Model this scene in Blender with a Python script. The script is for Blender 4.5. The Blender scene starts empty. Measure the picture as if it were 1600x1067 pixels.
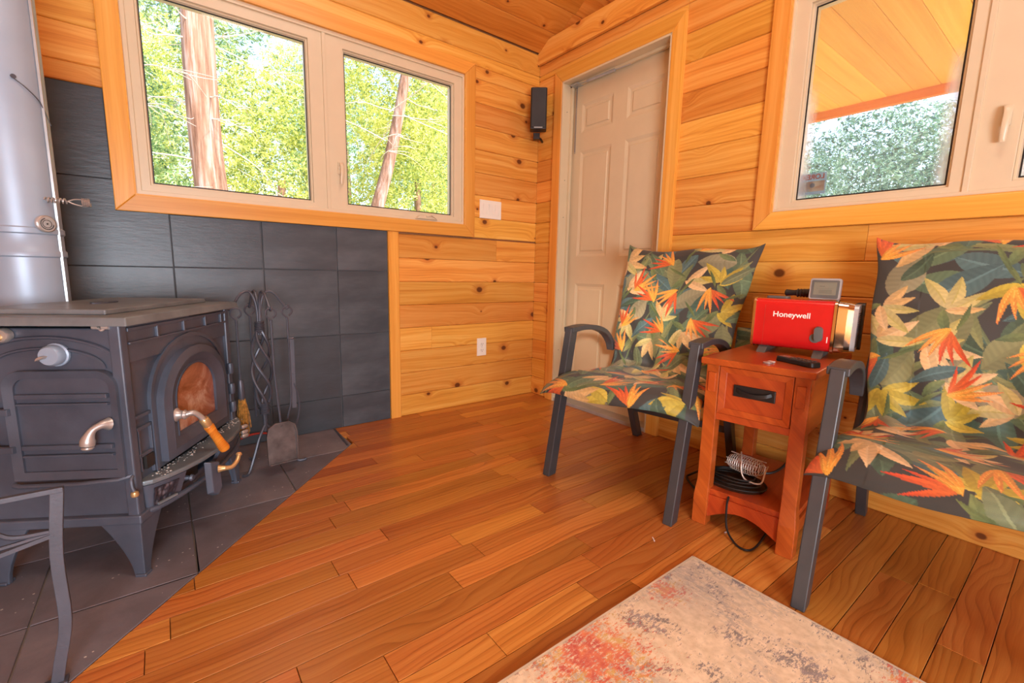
import bpy, math, random
import numpy as np
from mathutils import Vector, Matrix
random.seed(7); PI = math.pi
sc = bpy.context.scene
COL = sc.collection
# ------------------------------------------------------------------ camera
cam = bpy.data.cameras.new('camera'); camo = bpy.data.objects.new('camera', cam); COL.objects.link(camo)
R_ = Vector((0.79317765, -0.60861435, 0.02139586)); U_ = Vector((0.0747294, 0.13213882, 0.98841026)); F_ = Vector((0.60438789, 0.78238603, -0.15029095))
m = Matrix((R_, U_, -F_)).transposed().to_4x4(); m.translation = Vector((-2.0777, -2.4508, 0.86)); camo.matrix_world = m
cam.sensor_width = 36; cam.lens = 708.26 / 1600 * 36; cam.clip_start = .03; cam.clip_end = 300
sc.camera = camo
# ------------------------------------------------------------------ world, sun, exposure
W = bpy.data.worlds.new('sky'); sc.world = W; W.use_nodes = True
wn = W.node_tree.nodes; wl = W.node_tree.links
sky = wn.new('ShaderNodeTexSky'); sky.sky_type = 'NISHITA'; sky.sun_disc = False; sky.sun_elevation = math.radians(42); sky.sun_rotation = math.radians(156); sky.dust_density = 3.0
wl.new(sky.outputs[0], wn['Background'].inputs[0]); wn['Background'].inputs[1].default_value = 0.75
sc.view_settings.view_transform = 'Standard'; sc.view_settings.look = 'None'; sc.view_settings.gamma = 1; sc.view_settings.use_curve_mapping = False
sc.view_settings.exposure = 0.0
def lamp(name, kind, loc, target, energy, color=(1, 1, 1), **kw):
    l = bpy.data.lights.new(name, kind); l.energy = energy; l.color = color
    for k, v in kw.items(): setattr(l, k, v)
    o = bpy.data.objects.new(name, l); COL.objects.link(o); o.location = loc
    o.rotation_euler = (Vector(target) - Vector(loc)).to_track_quat('-Z', 'Y').to_euler(); return o
lamp('sun', 'SUN', (4, -9, 9), (0, 0, 0), 6.5, (1, .94, .82), angle=math.radians(1.2))
lamp('overhead_fill', 'AREA', (-1.35, -2.2, 3.3), (-1.3, -1.2, 0.3), 33, (1, .92, .80), shape='DISK', size=1.3)  # warm fill added overhead, out of view; no fixture hangs there
lamp('rear_fill', 'AREA', (-2.6, -4.0, .75), (-1.7, -0.5, .85), 125, (.80, .90, 1.0), shape='RECTANGLE', size=1.5, size_y=.8)  # cool fill added behind the camera; the rear wall has no window
lamp('glare_spot', 'SPOT', (-2.35, -2.85, 1.08), (-0.2, -0.95, .60), 230, (1, .97, .92), spot_size=math.radians(16), spot_blend=1.0, shadow_soft_size=.05)  # spot added beside the camera for the glare on chair and door
# ------------------------------------------------------------------ material helpers
def lin(c):
    f = lambda v: v / 12.92 if v <= .04045 else ((v + .055) / 1.055) ** 2.4
    return tuple(f(x / 255.) for x in c[:3]) + (1,)
class NT:
    def __init__(s, name):
        s.m = bpy.data.materials.new(name); s.m.use_nodes = True; s.t = s.m.node_tree; s.n = s.t.nodes
        s.b = s.n['Principled BSDF']; s.out = s.n['Material Output']
    def add(s, typ, ins=(), **kw):
        n = s.n.new('ShaderNode' + typ)
        for k, v in kw.items(): setattr(n, k, v)
        for k, v in dict(ins).items():
            if isinstance(v, bpy.types.NodeSocket): s.t.links.new(v, n.inputs[k])
            else: n.inputs[k].default_value = v
        return n
    def math(s, op, a, b=0.0, c=None):
        d = {0: a, 1: b}
        if c is not None: d[2] = c
        return s.add('Math', d, operation=op).outputs[0]
    def ramp(s, fac, stops, interp='LINEAR'):
        r = s.add('ValToRGB', {0: fac}); e = r.color_ramp; e.interpolation = interp
        while len(e.elements) < len(stops): e.elements.new(.5)
        for i, (p, c) in enumerate(stops): e.elements[i].position = p; e.elements[i].color = lin(c) if len(c) == 3 else c
        return r.outputs[0]
    def mix(s, fac, a, b, blend='MIX'):
        n = s.add('Mix', {}, data_type='RGBA', blend_type=blend)
        for k, v in ((0, fac), (6, a), (7, b)):
            if isinstance(v, bpy.types.NodeSocket): s.t.links.new(v, n.inputs[k])
            else: n.inputs[k].default_value = v
        return n.outputs[2]
    def noise(s, vec, scale, detail=3, rough=.5, dist=0.0):
        return s.add('TexNoise', {'Vector': vec, 'Scale': scale, 'Detail': detail, 'Roughness': rough, 'Distortion': dist}).outputs[0]
    def obj(s): return s.add('TexCoord').outputs['Object']
    def rnd(s): return s.add('ObjectInfo').outputs['Random']
    def scale(s, vec, v, off=None):
        d = {'Vector': vec, 'Scale': v}
        if off is not None: d['Location'] = off
        return s.add('Mapping', d).outputs[0]
    def set(s, **kw):
        for k, v in kw.items():
            k = k.replace('_', ' ')
            if isinstance(v, bpy.types.NodeSocket): s.t.links.new(v, s.b.inputs[k])
            else: s.b.inputs[k].default_value = v
    def bump(s, h, strength=.3, dist=.002):
        s.t.links.new(s.add('Bump', {'Height': h, 'Strength': strength, 'Distance': dist}).outputs[0], s.b.inputs['Normal'])
def plain(name, rgb, rough=.5, metal=0.0, var=.08, nscale=12, bump=0.0, **kw):
    t = NT(name); c = lin(rgb); n = t.noise(t.obj(), nscale, 4)
    lo = tuple(x * (1 - var * 2) for x in c[:3]) + (1,); hi = tuple(min(1, x * (1 + var * 2)) for x in c[:3]) + (1,)
    t.set(Base_Color=t.ramp(n, [(.3, lo), (.7, hi)]), Roughness=rough, Metallic=metal, **kw)
    if bump: t.bump(t.noise(t.obj(), nscale * 12, 3), bump, .001)
    return t.m
def wood(name, light, mid, dark, knots=True, huevar=.22, gs=1.0, rough=.38, ringy=.5, coat=.0, knotcol=(88, 40, 16), boost=1.0):
    """boards run along local X, face in the X-Z (walls) or X-Y (floors) plane; each board is offset by its own random number"""
    t = NT(name); r = t.rnd(); o = t.obj()
    off = t.add('CombineXYZ', {0: t.math('MULTIPLY', r, 37.0), 1: t.math('MULTIPLY', r, 5.3), 2: t.math('MULTIPLY', r, 11.7)}).outputs[0]
    p = t.add('VectorMath', {0: o, 1: off}, operation='ADD').outputs[0]
    sx = t.add('SeparateXYZ', {0: p}); across = t.math('ADD', sx.outputs[2], sx.outputs[1])
    warp = t.noise(t.scale(p, (1.3 * gs, 3, 3)), 1.6, 2)
    ac = t.math('ADD', across, t.math('MULTIPLY', warp, .10 * ringy))
    if knots:
        v2 = t.add('CombineXYZ', {0: sx.outputs[0], 1: t.math('MULTIPLY', across, 1.25)}).outputs[0]
        vo = t.add('TexVoronoi', {'Vector': v2, 'Scale': 3.6, 'Randomness': 1.0}, voronoi_dimensions='2D')
        d = t.math('DIVIDE', vo.outputs['Distance'], 3.6)
        cr = t.add('SeparateColor', {0: vo.outputs['Color']})
        rad = t.math('MULTIPLY_ADD', t.math('POWER', cr.outputs[0], 1.6), .022, .0005)
        near = t.math('POWER', 2.718, t.math('MULTIPLY', t.math('MULTIPLY', d, d), -420.0))
        ac = t.math('ADD', ac, t.math('MULTIPLY', near, .035))
    gv = t.add('CombineXYZ', {0: t.math('MULTIPLY', sx.outputs[0], .55 * gs), 1: t.math('MULTIPLY', ac, 22.0 * gs), 2: t.math('MULTIPLY', r, 9.0)}).outputs[0]
    g = t.noise(gv, 1.5, 5, .62, .4)
    fine = t.noise(t.add('CombineXYZ', {0: t.math('MULTIPLY', sx.outputs[0], 4.0), 1: t.math('MULTIPLY', across, 320.0)}).outputs[0], 1.0, 2)
    rings = t.math('FRACT', t.math('MULTIPLY', t.math('ADD', ac, t.math('MULTIPLY', t.noise(t.scale(p, (1.1, 6, 6)), 1.0, 1), .12)), 55.0 * gs))
    rings = t.math('POWER', rings, 3.0)
    gg = t.math('ADD', t.math('MULTIPLY', g, 1 - .18 * ringy), t.math('MULTIPLY', rings, .20 * ringy)); gg = t.math('ADD', gg, t.math('MULTIPLY', t.math('SUBTRACT', fine, .5), .25))
    c = t.ramp(gg, [(.28, light), (.52, mid), (.80, dark)])
    hv = t.math('FRACT', t.math('MULTIPLY', r, 17.3))
    c = t.mix(t.math('MULTIPLY', hv, huevar), c, lin(dark), 'MULTIPLY')
    hs = t.add('HueSaturation', {'Hue': t.math('MULTIPLY_ADD', r, .016, .492), 'Saturation': 1.0, 'Value': t.math('MULTIPLY_ADD', hv, -.16, 1.06 * boost), 'Color': c}); c = hs.outputs[0]
    if knots:
        k = t.add('MapRange', {0: t.math('DIVIDE', d, rad), 1: .75, 2: 1.15, 3: 1.0, 4: 0.0}).outputs[0]
        halo = t.add('MapRange', {0: t.math('DIVIDE', d, rad), 1: 1.0, 2: 3.0, 3: .45, 4: 0.0}).outputs[0]
        c = t.mix(halo, c, lin((190, 100, 40)), 'MULTIPLY')
        c = t.mix(t.math('MULTIPLY', k, .9), c, lin(knotcol))
    t.set(Base_Color=c, Roughness=rough)
    if coat: t.set(Coat_Weight=coat, Coat_Roughness=.25)
    t.bump(gg, .12, .0015)
    return t.m
M = {}
M['pine'] = wood('knotty_pine', (240, 184, 96), (228, 158, 66), (194, 112, 38))
M['pine_deep'] = wood('ceiling_pine', (238, 172, 80), (224, 148, 56), (188, 106, 34))
M['casing'] = wood('clear_pine', (240, 178, 88), (230, 160, 66), (212, 136, 48), knots=False, huevar=.10, ringy=.3)
M['oak'] = wood('oak_floor', (212, 142, 66), (194, 118, 48), (142, 78, 28), knots=False, huevar=.34, gs=1.0, rough=.33, ringy=1.1, coat=.12)
M['cherry'] = wood('cherry_stained_wood', (196, 92, 36), (176, 76, 28), (140, 54, 20), knots=False, huevar=.05, rough=.32, ringy=.06, gs=.6, coat=.2)
M['soffit'] = wood('soffit_pine', (250, 200, 100), (246, 188, 84), (236, 168, 66), knots=False, huevar=.06, ringy=.2)
M['fascia'] = wood('fascia_wood', (240, 150, 70), (232, 136, 58), (214, 118, 50), knots=False, huevar=.05)
M['handle_wood'] = wood('turned_handle_wood', (222, 138, 50), (206, 112, 34), (170, 80, 24), knots=False, huevar=0, gs=2)
M['vinyl'] = plain('white_vinyl', (217, 198, 166), .35, var=.01)
M['doorpaint'] = plain('white_door_paint', (211, 191, 156), .38, var=.01)
M['plate'] = plain('white_plastic', (238, 230, 216), .3, var=.01)
M['slot'] = plain('dark_slot', (40, 36, 34), .6)
M['rubber'] = plain('black_gasket', (25, 25, 27), .5)
t = NT('slate_wall_tile'); n = t.noise(t.scale(t.obj(), (1.4, 1.4, 4), None), 2.2, 6, .6); r = t.rnd()
c = t.ramp(t.math('MULTIPLY_ADD', r, .25, t.math('MULTIPLY', n, .85)), [(.25, (50, 55, 60)), (.55, (66, 72, 78)), (.85, (92, 98, 104))])
t.set(Base_Color=c, Roughness=.36); t.bump(t.noise(t.scale(t.obj(), (3, 3, 14)), 4, 6, .65), .35, .003); M['walltile'] = t.m
t = NT('slate_hearth_tile'); n = t.noise(t.obj(), 5, 6, .65, .6); r = t.rnd()
c = t.ramp(t.math('MULTIPLY_ADD', r, .2, t.math('MULTIPLY', n, .8)), [(.25, (92, 86, 90)), (.5, (112, 106, 112)), (.8, (136, 128, 130))])
ash = t.add('TexVoronoi', {'Vector': t.obj(), 'Scale': 42.0}); a2 = t.noise(t.obj(), 3.5, 3)
am = t.math('MULTIPLY', t.math('LESS_THAN', ash.outputs['Distance'], .11), t.math('GREATER_THAN', t.noise(t.obj(), 9, 2), .56))
c = t.mix(t.math('MULTIPLY', am, .8), c, lin((205, 198, 190)))
t.set(Base_Color=c, Roughness=.5); t.bump(t.noise(t.obj(), 16, 6, .6), .35, .004); M['hearthtile'] = t.m
M['grout'] = plain('grout', (118, 108, 98), .85); M['darkgrout'] = plain('dark_grout', (82, 82, 84), .85)
t = NT('black_cast_iron'); n = t.noise(t.obj(), 3, 5, .6)
t.set(Base_Color=t.ramp(n, [(.3, (64, 69, 81)), (.7, (94, 100, 114))]), Roughness=.42, Metallic=.15, Specular_IOR_Level=.6); t.bump(t.noise(t.obj(), 220, 3), .25, .0008); M['iron'] = t.m
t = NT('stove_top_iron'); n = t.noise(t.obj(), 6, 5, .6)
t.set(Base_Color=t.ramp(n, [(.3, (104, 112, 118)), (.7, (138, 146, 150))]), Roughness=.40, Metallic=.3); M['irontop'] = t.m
t = NT('embossed_iron'); v = t.add('TexVoronoi', {'Vector': t.scale(t.obj(), (1, 1, .6)), 'Scale': 90.0})
t.set(Base_Color=t.ramp(v.outputs['Distance'], [(.2, (112, 108, 116)), (.5, (58, 54, 62))]), Roughness=.45, Metallic=.3); t.bump(v.outputs['Distance'], 1.0, .004); M['emboss'] = t.m
t = NT('pipe_enamel'); n = t.noise(t.obj(), 3, 4)
t.set(Base_Color=t.ramp(n, [(.3, (148, 162, 180)), (.7, (170, 184, 200))]), Roughness=.42, Metallic=.2); M['pipe'] = t.m
t = NT('ash_dust'); t.set(Base_Color=t.ramp(t.noise(t.obj(), 60, 4), [(.4, (120, 118, 118)), (.6, (205, 200, 192))]), Roughness=.9); M['ash'] = t.m
t = NT('sooty_glass'); n = t.noise(t.obj(), 7, 5, .7, .8)
t.set(Base_Color=t.ramp(n, [(.3, (112, 56, 36)), (.5, (156, 96, 72)), (.68, (196, 160, 138))]), Roughness=.18, Specular_IOR_Level=.7); M['sootglass'] = t.m
M['wrought'] = plain('wrought_iron', (84, 85, 94), .40, .35, bump=.3)
M['shovelmetal'] = plain('worn_steel_sheet', (104, 96, 94), .42, .55, var=.2, nscale=20)
M['nickel'] = plain('tarnished_nickel', (190, 182, 176), .38, .6)
M['brass'] = plain('brass', (214, 180, 126), .3, .65)
M['chrome'] = plain('chrome', (220, 214, 208), .12, 1.0, var=.02)
M['bristle'] = plain('straw_bristle', (196, 142, 66), .8, var=.3, nscale=80)
M['chairmetal'] = plain('charcoal_powder_coat', (72, 71, 72), .42, .25, var=.05)
M['sling'] = plain('dark_sling_mesh', (48, 46, 46), .7)
M['black'] = plain('black_plastic', (28, 26, 26), .4)
M['cable'] = plain('black_cable', (26, 22, 20), .5)
M['red'] = plain('red_enamel', (206, 26, 30), .22, var=.03, Coat_Weight=.4)
M['greyplastic'] = plain('grey_plastic', (96, 98, 94), .4)
M['silverplastic'] = plain('silver_plastic', (176, 178, 178), .3, .3)
M['lcd'] = plain('lcd_screen', (128, 128, 112), .18, var=.02)
M['lcdink'] = plain('lcd_ink', (70, 70, 62), .4)
M['white'] = plain('white_print', (250, 244, 232), .4, var=.0)
M['wire'] = plain('bright_wire', (224, 216, 208), .35, .3)
M['bowl'] = plain('dark_bowl', (52, 34, 22), .35)
M['paper'] = plain('white_cloth', (232, 226, 222), .8)
pass
for n_, c_ in (('stickerblue', (176, 204, 224)), ('stickerwhite', (244, 228, 210)), ('stickerred', (236, 130, 100))):
    t = NT('sticker_film_' + n_[7:]); t.set(Base_Color=t.ramp(t.noise(t.obj(), 30, 2), [(.3, c_), (.7, c_)]), Roughness=.5); tl = t.add('BsdfTranslucent', {'Color': lin(c_)}); mx = t.add('MixShader', {0: .75, 1: t.b.outputs[0], 2: tl.outputs[0]}); t.t.links.new(mx.outputs[0], t.out.inputs[0]); M[n_] = t.m
M['dirt'] = plain('leaf_litter', (200, 184, 150), .95, var=.25, nscale=3)
M['siding'] = plain('outer_siding', (150, 100, 60), .7)
M['redpipe'] = plain('red_edging', (176, 44, 24), .6)
def glass(name, haze=0.0):
    t = NT(name); t.n.remove(t.b)
    tr = t.add('BsdfTransparent'); gl = t.add('BsdfGlossy', {'Roughness': .02}); fr = t.add('Fresnel', {'IOR': 1.45})
    mx = t.add('MixShader', {0: fr.outputs[0], 1: tr.outputs[0], 2: gl.outputs[0]}); last = mx.outputs[0]
    if haze:
        df = t.add('BsdfTranslucent', {'Color': (.92, .95, 1, 1)}); d2 = t.add('BsdfDiffuse', {'Color': (.95, .95, .95, 1)})
        ad = t.add('MixShader', {0: .4, 1: df.outputs[0], 2: d2.outputs[0]})
        g = t.add('SeparateXYZ', {0: t.add('TexCoord').outputs['Generated']})
        e = t.math('ABSOLUTE', t.math('SUBTRACT', g.outputs[0], .5)); e = t.add('MapRange', {0: e, 1: .40, 2: .50, 3: 0.0, 4: .75}).outputs[0]
        low = t.add('MapRange', {0: g.outputs[2], 1: .62, 2: .50, 3: 0.0, 4: 1.0}).outputs[0]
        nz = t.noise(t.obj(), 14, 4); e = t.math('MULTIPLY', t.math('MULTIPLY', e, low), t.math('MULTIPLY_ADD', nz, 1.2, .2))
        f = t.math('MINIMUM', t.math('ADD', e, haze), .9)
        last = t.add('MixShader', {0: f, 1: last, 2: ad.outputs[0]}).outputs[0]
    t.t.links.new(last, t.out.inputs[0]); return t.m
M['glass'] = glass('window_glass', 0); M['hazyglass'] = glass('hazy_window_glass', .06)
def leafmat(name, a, b, c):
    t = NT(name); n = t.noise(t.obj(), 1.3, 3); g = t.add('NewGeometry').outputs['Random Per Island']
    col = t.ramp(t.math('ADD', t.math('MULTIPLY', n, .6), t.math('MULTIPLY', g, .4)), [(.3, a), (.5, b), (.72, c)])
    t.set(Base_Color=col, Roughness=.6)
    tl = t.add('BsdfTranslucent', {'Color': col}); mx = t.add('MixShader', {0: .4, 1: t.b.outputs[0], 2: tl.outputs[0]}); t.t.links.new(mx.outputs[0], t.out.inputs[0]); return t.m
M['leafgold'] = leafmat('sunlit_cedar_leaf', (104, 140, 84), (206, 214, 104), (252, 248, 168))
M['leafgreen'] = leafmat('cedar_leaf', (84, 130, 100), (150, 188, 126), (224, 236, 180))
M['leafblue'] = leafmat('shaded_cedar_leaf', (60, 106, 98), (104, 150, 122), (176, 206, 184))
t = NT('furrowed_bark'); n = t.noise(t.scale(t.obj(), (22, 22, 1.6)), 1, 5, .65)
t.set(Base_Color=t.ramp(n, [(.3, (86, 56, 40)), (.5, (146, 112, 94)), (.7, (182, 164, 158))]), Roughness=.9); t.bump(n, 1.0, .02); M['bark'] = t.m
M['deadwood'] = plain('bare_grey_twig', (214, 204, 190), .9, var=.1)
# ------------------------------------------------------------------ mesh helpers
def frame_m(x, y, z): return Matrix((x, y, z)).transposed()
class MB:
    def __init__(s): s.v = []; s.f = []
    def add(s, vs, fs):
        b = len(s.v); s.v += [tuple(v) for v in vs]; s.f += [tuple(i + b for i in f) for f in fs]; return s
    def box(s, lo, hi, rot=None, at=None):
        vs = [Vector((x, y, z)) for x in (lo[0], hi[0]) for y in (lo[1], hi[1]) for z in (lo[2], hi[2])]
        if rot is not None: vs = [rot @ v for v in vs]
        if at is not None: vs = [v + Vector(at) for v in vs]
        return s.add(vs, [(0, 1, 3, 2), (4, 6, 7, 5), (0, 4, 5, 1), (2, 3, 7, 6), (0, 2, 6, 4), (1, 5, 7, 3)])
    def bar(s, a, b, w, h, up=(0, 0, 1)):
        a = Vector(a); b = Vector(b); d = (b - a).normalized(); x = d.cross(Vector(up)).normalized(); y = x.cross(d)
        vs = [p + x * i * w / 2 + y * j * h / 2 for p in (a, b) for i, j in ((-1, -1), (1, -1), (1, 1), (-1, 1))]
        return s.add(vs, [(3, 2, 1, 0), (4, 5, 6, 7), (0, 1, 5, 4), (1, 2, 6, 5), (2, 3, 7, 6), (3, 0, 4, 7)])
    def sweep(s, pts, prof, closed=False, up=None):
        """prof: 2-D points; pts: path"""
        pts = [Vector(p) for p in pts]; n = len(pts); rings = []; ref = Vector(up) if up else None
        for i, p in enumerate(pts):
            d = (pts[min(i + 1, n - 1)] - pts[max(i - 1, 0)])
            if closed: d = pts[(i + 1) % n] - pts[i - 1]
            d.normalize()
            if up: x = d.cross(ref).normalized()
            else:
                if ref is None: ref = Vector((0, 0, 1)) if abs(d.z) < .9 else Vector((1, 0, 0))
                x = d.cross(ref).normalized()
            y = x.cross(d).normalized()
            if not up: ref = y
            sc_ = prof(i / (n - 1)) if callable(prof) else prof
            rings.append([p + x * a + y * b for a, b in sc_])
        k = len(rings[0]); vs = [v for r in rings for v in r]; fs = []
        for i in range(n if closed else n - 1):
            j = (i + 1) % n
            for q in range(k): fs.append((i * k + q, i * k + (q + 1) % k, j * k + (q + 1) % k, j * k + q))
        if not closed: fs += [tuple(range(k))[::-1], tuple((n - 1) * k + q for q in range(k))]
        return s.add(vs, fs)
    def tube(s, pts, r, n=8, closed=False):
        if callable(r): return s.sweep(pts, lambda t: [(r(t) * math.cos(2 * PI * i / n), r(t) * math.sin(2 * PI * i / n)) for i in range(n)], closed)
        return s.sweep(pts, [(r * math.cos(2 * PI * i / n), r * math.sin(2 * PI * i / n)) for i in range(n)], closed)
    def lathe(s, prof, c=(0, 0, 0), ax=(0, 0, 1), n=24):
        """prof: (radius, height) list"""
        ax = Vector(ax).normalized(); x = ax.orthogonal().normalized(); y = ax.cross(x); c = Vector(c); vs = []
        for r, h in prof:
            for i in range(n): a = 2 * PI * i / n; vs.append(c + ax * h + (x * math.cos(a) + y * math.sin(a)) * r)
        fs = []
        for j in range(len(prof) - 1):
            for i in range(n): fs.append((j * n + i, j * n + (i + 1) % n, (j + 1) * n + (i + 1) % n, (j + 1) * n + i))
        fs += [tuple(range(n))[::-1], tuple((len(prof) - 1) * n + i for i in range(n))]
        return s.add(vs, fs)
    def prism(s, poly, d, o=(0, 0, 0), ex=(1, 0, 0), ey=(0, 1, 0), ez=(0, 0, 1), inset=0.0):
        o, ex, ey, ez = map(Vector, (o, ex, ey, ez)); n = len(poly); vs = [o + ex * a + ey * b for a, b in poly]
        top = poly
        if inset:
            cx = sum(p[0] for p in poly) / n; cy = sum(p[1] for p in poly) / n; top = []
            for a, b in poly:
                l = math.hypot(a - cx, b - cy) or 1; top.append((a - (a - cx) / l * inset, b - (b - cy) / l * inset))
        vs += [o + ex * a + ey * b + ez * d for a, b in top]
        return s.add(vs, [tuple(range(n))[::-1], tuple(range(n, 2 * n))] + [(i, (i + 1) % n, n + (i + 1) % n, n + i) for i in range(n)])
    def ring(s, a, b, d, o=(0, 0, 0), ex=(1, 0, 0), ey=(0, 1, 0), ez=(0, 0, 1), d2=None):
        """solid between closed outlines a (outer) and b (inner), same count; raised d at outer, d2 at inner"""
        o, ex, ey, ez = map(Vector, (o, ex, ey, ez)); n = len(a); d2 = d if d2 is None else d2
        P = lambda p, h: o + ex * p[0] + ey * p[1] + ez * h
        vs = [P(p, 0) for p in a] + [P(p, d) for p in a] + [P(p, d2) for p in b] + [P(p, 0) for p in b]; fs = []
        for i in range(n):
            j = (i + 1) % n
            for k in range(3): fs.append((k * n + i, k * n + j, (k + 1) * n + j, (k + 1) * n + i))
            fs.append((3 * n + i, 3 * n + j, j, i))
        return s.add(vs, fs)
    def build(s, name, mat, parent=None, bevel=0.0, smooth=False, seg=2, loc=None):
        me = bpy.data.meshes.new(name); me.from_pydata(s.v, [], s.f); me.materials.append(M[mat] if isinstance(mat, str) else mat)
        import bmesh
        bm = bmesh.new(); bm.from_mesh(me); bmesh.ops.recalc_face_normals(bm, faces=bm.faces); bm.to_mesh(me); bm.free()
        if smooth: me.polygons.foreach_set('use_smooth', [True] * len(me.polygons)); me.set_sharp_from_angle(angle=math.radians(40))
        o = bpy.data.objects.new(name, me); COL.objects.link(o)
        if parent: o.parent = parent
        if loc is not None: o.location = loc
        if bevel:
            b = o.modifiers.new('bevel', 'BEVEL'); b.width = bevel; b.segments = seg; b.limit_method = 'ANGLE'; b.harden_normals = False
        return o
def copy(o, parent=None, loc=None):
    c = o.copy(); COL.objects.link(c); c.parent = parent
    if loc is not None: c.location = loc
    return c
def thing(name, label, cat, loc=(0, 0, 0), rz=0.0, group=None):
    o = bpy.data.objects.new(name, None); COL.objects.link(o); o.location = loc; o.rotation_euler = (0, 0, rz); o.empty_display_size = .1
    return tag(o, label, cat, group)
def tag(o, label, cat, group=None):
    o['label'] = label; o['category'] = cat
    if group: o['group'] = group
    return o
def struct(name, loc=(0, 0, 0)):
    o = bpy.data.objects.new(name, None); COL.objects.link(o); o['kind'] = 'structure'; o.location = loc; return o
def bez(pts, n=8):
    """Catmull-Rom through pts"""
    P = [Vector(p) for p in pts]; P = [2 * P[0] - P[1]] + P + [2 * P[-1] - P[-2]]; out = []
    for i in range(1, len(P) - 2):
        for k in range(n):
            t = k / n; a, b, c, d = P[i - 1:i + 3]
            out.append(.5 * ((2 * b) + (c - a) * t + (2 * a - 5 * b + 4 * c - d) * t * t + (3 * b - a - 3 * c + d) * t ** 3))
    out.append(P[-2]); return out
def text(name, s, size, mat, parent, mtx, extrude=.0004, bold=0.0):
    cu = bpy.data.curves.new(name, 'FONT'); cu.body = s; cu.size = size; cu.extrude = extrude; cu.offset = bold; cu.align_x = 'CENTER'; cu.align_y = 'CENTER'
    o = bpy.data.objects.new(name + '_curve', cu); COL.objects.link(o); dg = bpy.context.evaluated_depsgraph_get()
    me = bpy.data.meshes.new_from_object(o.evaluated_get(dg)); bpy.data.objects.remove(o); me.materials.clear(); me.materials.append(M[mat])
    me.transform(mtx); q = bpy.data.objects.new(name, me); COL.objects.link(q); q.parent = parent; return q

# ================================================================== STRUCTURE
PITCH, Z0 = .134, -.009
def board_rows(z_lo, z_hi):
    k = 0; out = []
    while Z0 + PITCH * k < z_hi:
        a = max(z_lo, Z0 + PITCH * k); b = min(z_hi, Z0 + PITCH * (k + 1))
        if b - a > .012: out.append((a, b))
        k += 1
    return out
_bm = {}
def board_mesh(L, H, T, mat, g=.0022, ch=.0035):
    key = (round(L, 3), round(H, 3), T, mat)
    if key not in _bm:
        mb = MB(); g2 = g / 2; h = H / 2 - .0006
        prof = [(0, -h), (T - ch, -h), (T, -h + ch), (T, h - ch), (T - ch, h), (0, h)]
        vs = [(x, -p[0], p[1]) for x in (-L / 2 + .0006, L / 2 - .0006) for p in prof]; n = 6
        fs = [tuple(range(n))[::-1], tuple(range(n, 2 * n))] + [(i, (i + 1) % n, n + (i + 1) % n, n + i) for i in range(n)]
        mb.add(vs, fs); o = mb.build('board', mat); _bm[key] = o.data; bpy.data.objects.remove(o)
    return _bm[key]
def put_board(parent, c, L, H, rz, mat='pine', T=.016, name='board', rx=0.0):
    o = bpy.data.objects.new(name, board_mesh(L, H, T, mat)); COL.objects.link(o); o.parent = parent; o.location = c; o.rotation_euler = (rx, 0, rz); return o
# wall_back (window wall, plane y = 0, runs along x). Boards cover a rectangle, split at random lengths
def boards_x(parent, x0, x1, z0, z1, mat='pine', cuts=None):
    for a, b in board_rows(z0, z1):
        xs = [x0] + sorted(c for c in ((cuts or {}).get(round((a - Z0) / PITCH), [])) if x0 + .1 < c < x1 - .05) + [x1]
        for p, q in zip(xs, xs[1:]): put_board(parent, ((p + q) / 2, 0.016, (a + b) / 2), q - p, b - a, 0, mat)
def boards_y(parent, y0, y1, z0, z1, mat='pine', cuts=None):
    for a, b in board_rows(z0, z1):
        ys = [y0] + sorted(c for c in ((cuts or {}).get(round((a - Z0) / PITCH), [])) if y0 + .1 < c < y1 - .05) + [y1]
        for p, q in zip(ys, ys[1:]): put_board(parent, (0.016, (p + q) / 2, (a + b) / 2), q - p, b - a, -PI / 2, mat)
XL, YB, ZW = -3.05, -4.3, 2.265
SL = math.radians(31); TS = math.tan(SL)
A = dict(x0=-2.20, x1=-.511, z0=1.072, z1=2.069); Ain = dict(x0=-2.130, x1=-.575, z0=1.142, z1=1.998)
B = dict(y0=-2.79, y1=-1.478, z0=1.063, z1=2.05); Bin = dict(y0=-2.72, y1=-1.540, z0=1.131, z1=1.98)
wb = struct('wall_back')
mb = MB()
mb.box((XL, .016, -.5), (Ain['x0'], .14, ZW + .3)); mb.box((Ain['x1'], .016, -.5), (.15, .14, ZW + .3))
mb.box((Ain['x0'], .016, -.5), (Ain['x1'], .14, Ain['z0'])); mb.box((Ain['x0'], .016, Ain['z1']), (Ain['x1'], .14, ZW + .3))
mb.build('wall_core', 'siding', wb)
cutsA = {8: [-.5, -.42], 9: [-.28], 15: [-1.05], 14: [-1.7], 16: [-.78], 10: [-.3]}
boards_x(wb, -1.005, 0, 0, A['z0'], cuts={7: [-.33], 3: [-.80]})
boards_x(wb, A['x1'], 0, A['z0'], A['z1'], cuts={9: [-.30]})
boards_x(wb, XL, 0, A['z1'], ZW, cuts={15: [-.98], 16: [-1.6]})
boards_x(wb, XL, A['x0'], 1.528, A['z1'])
put_board(wb, (-1.0365, .012, .536), 1.072, .063, 0, 'casing', .022, 'corner_trim').rotation_euler = (0, -PI / 2, 0)
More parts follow.
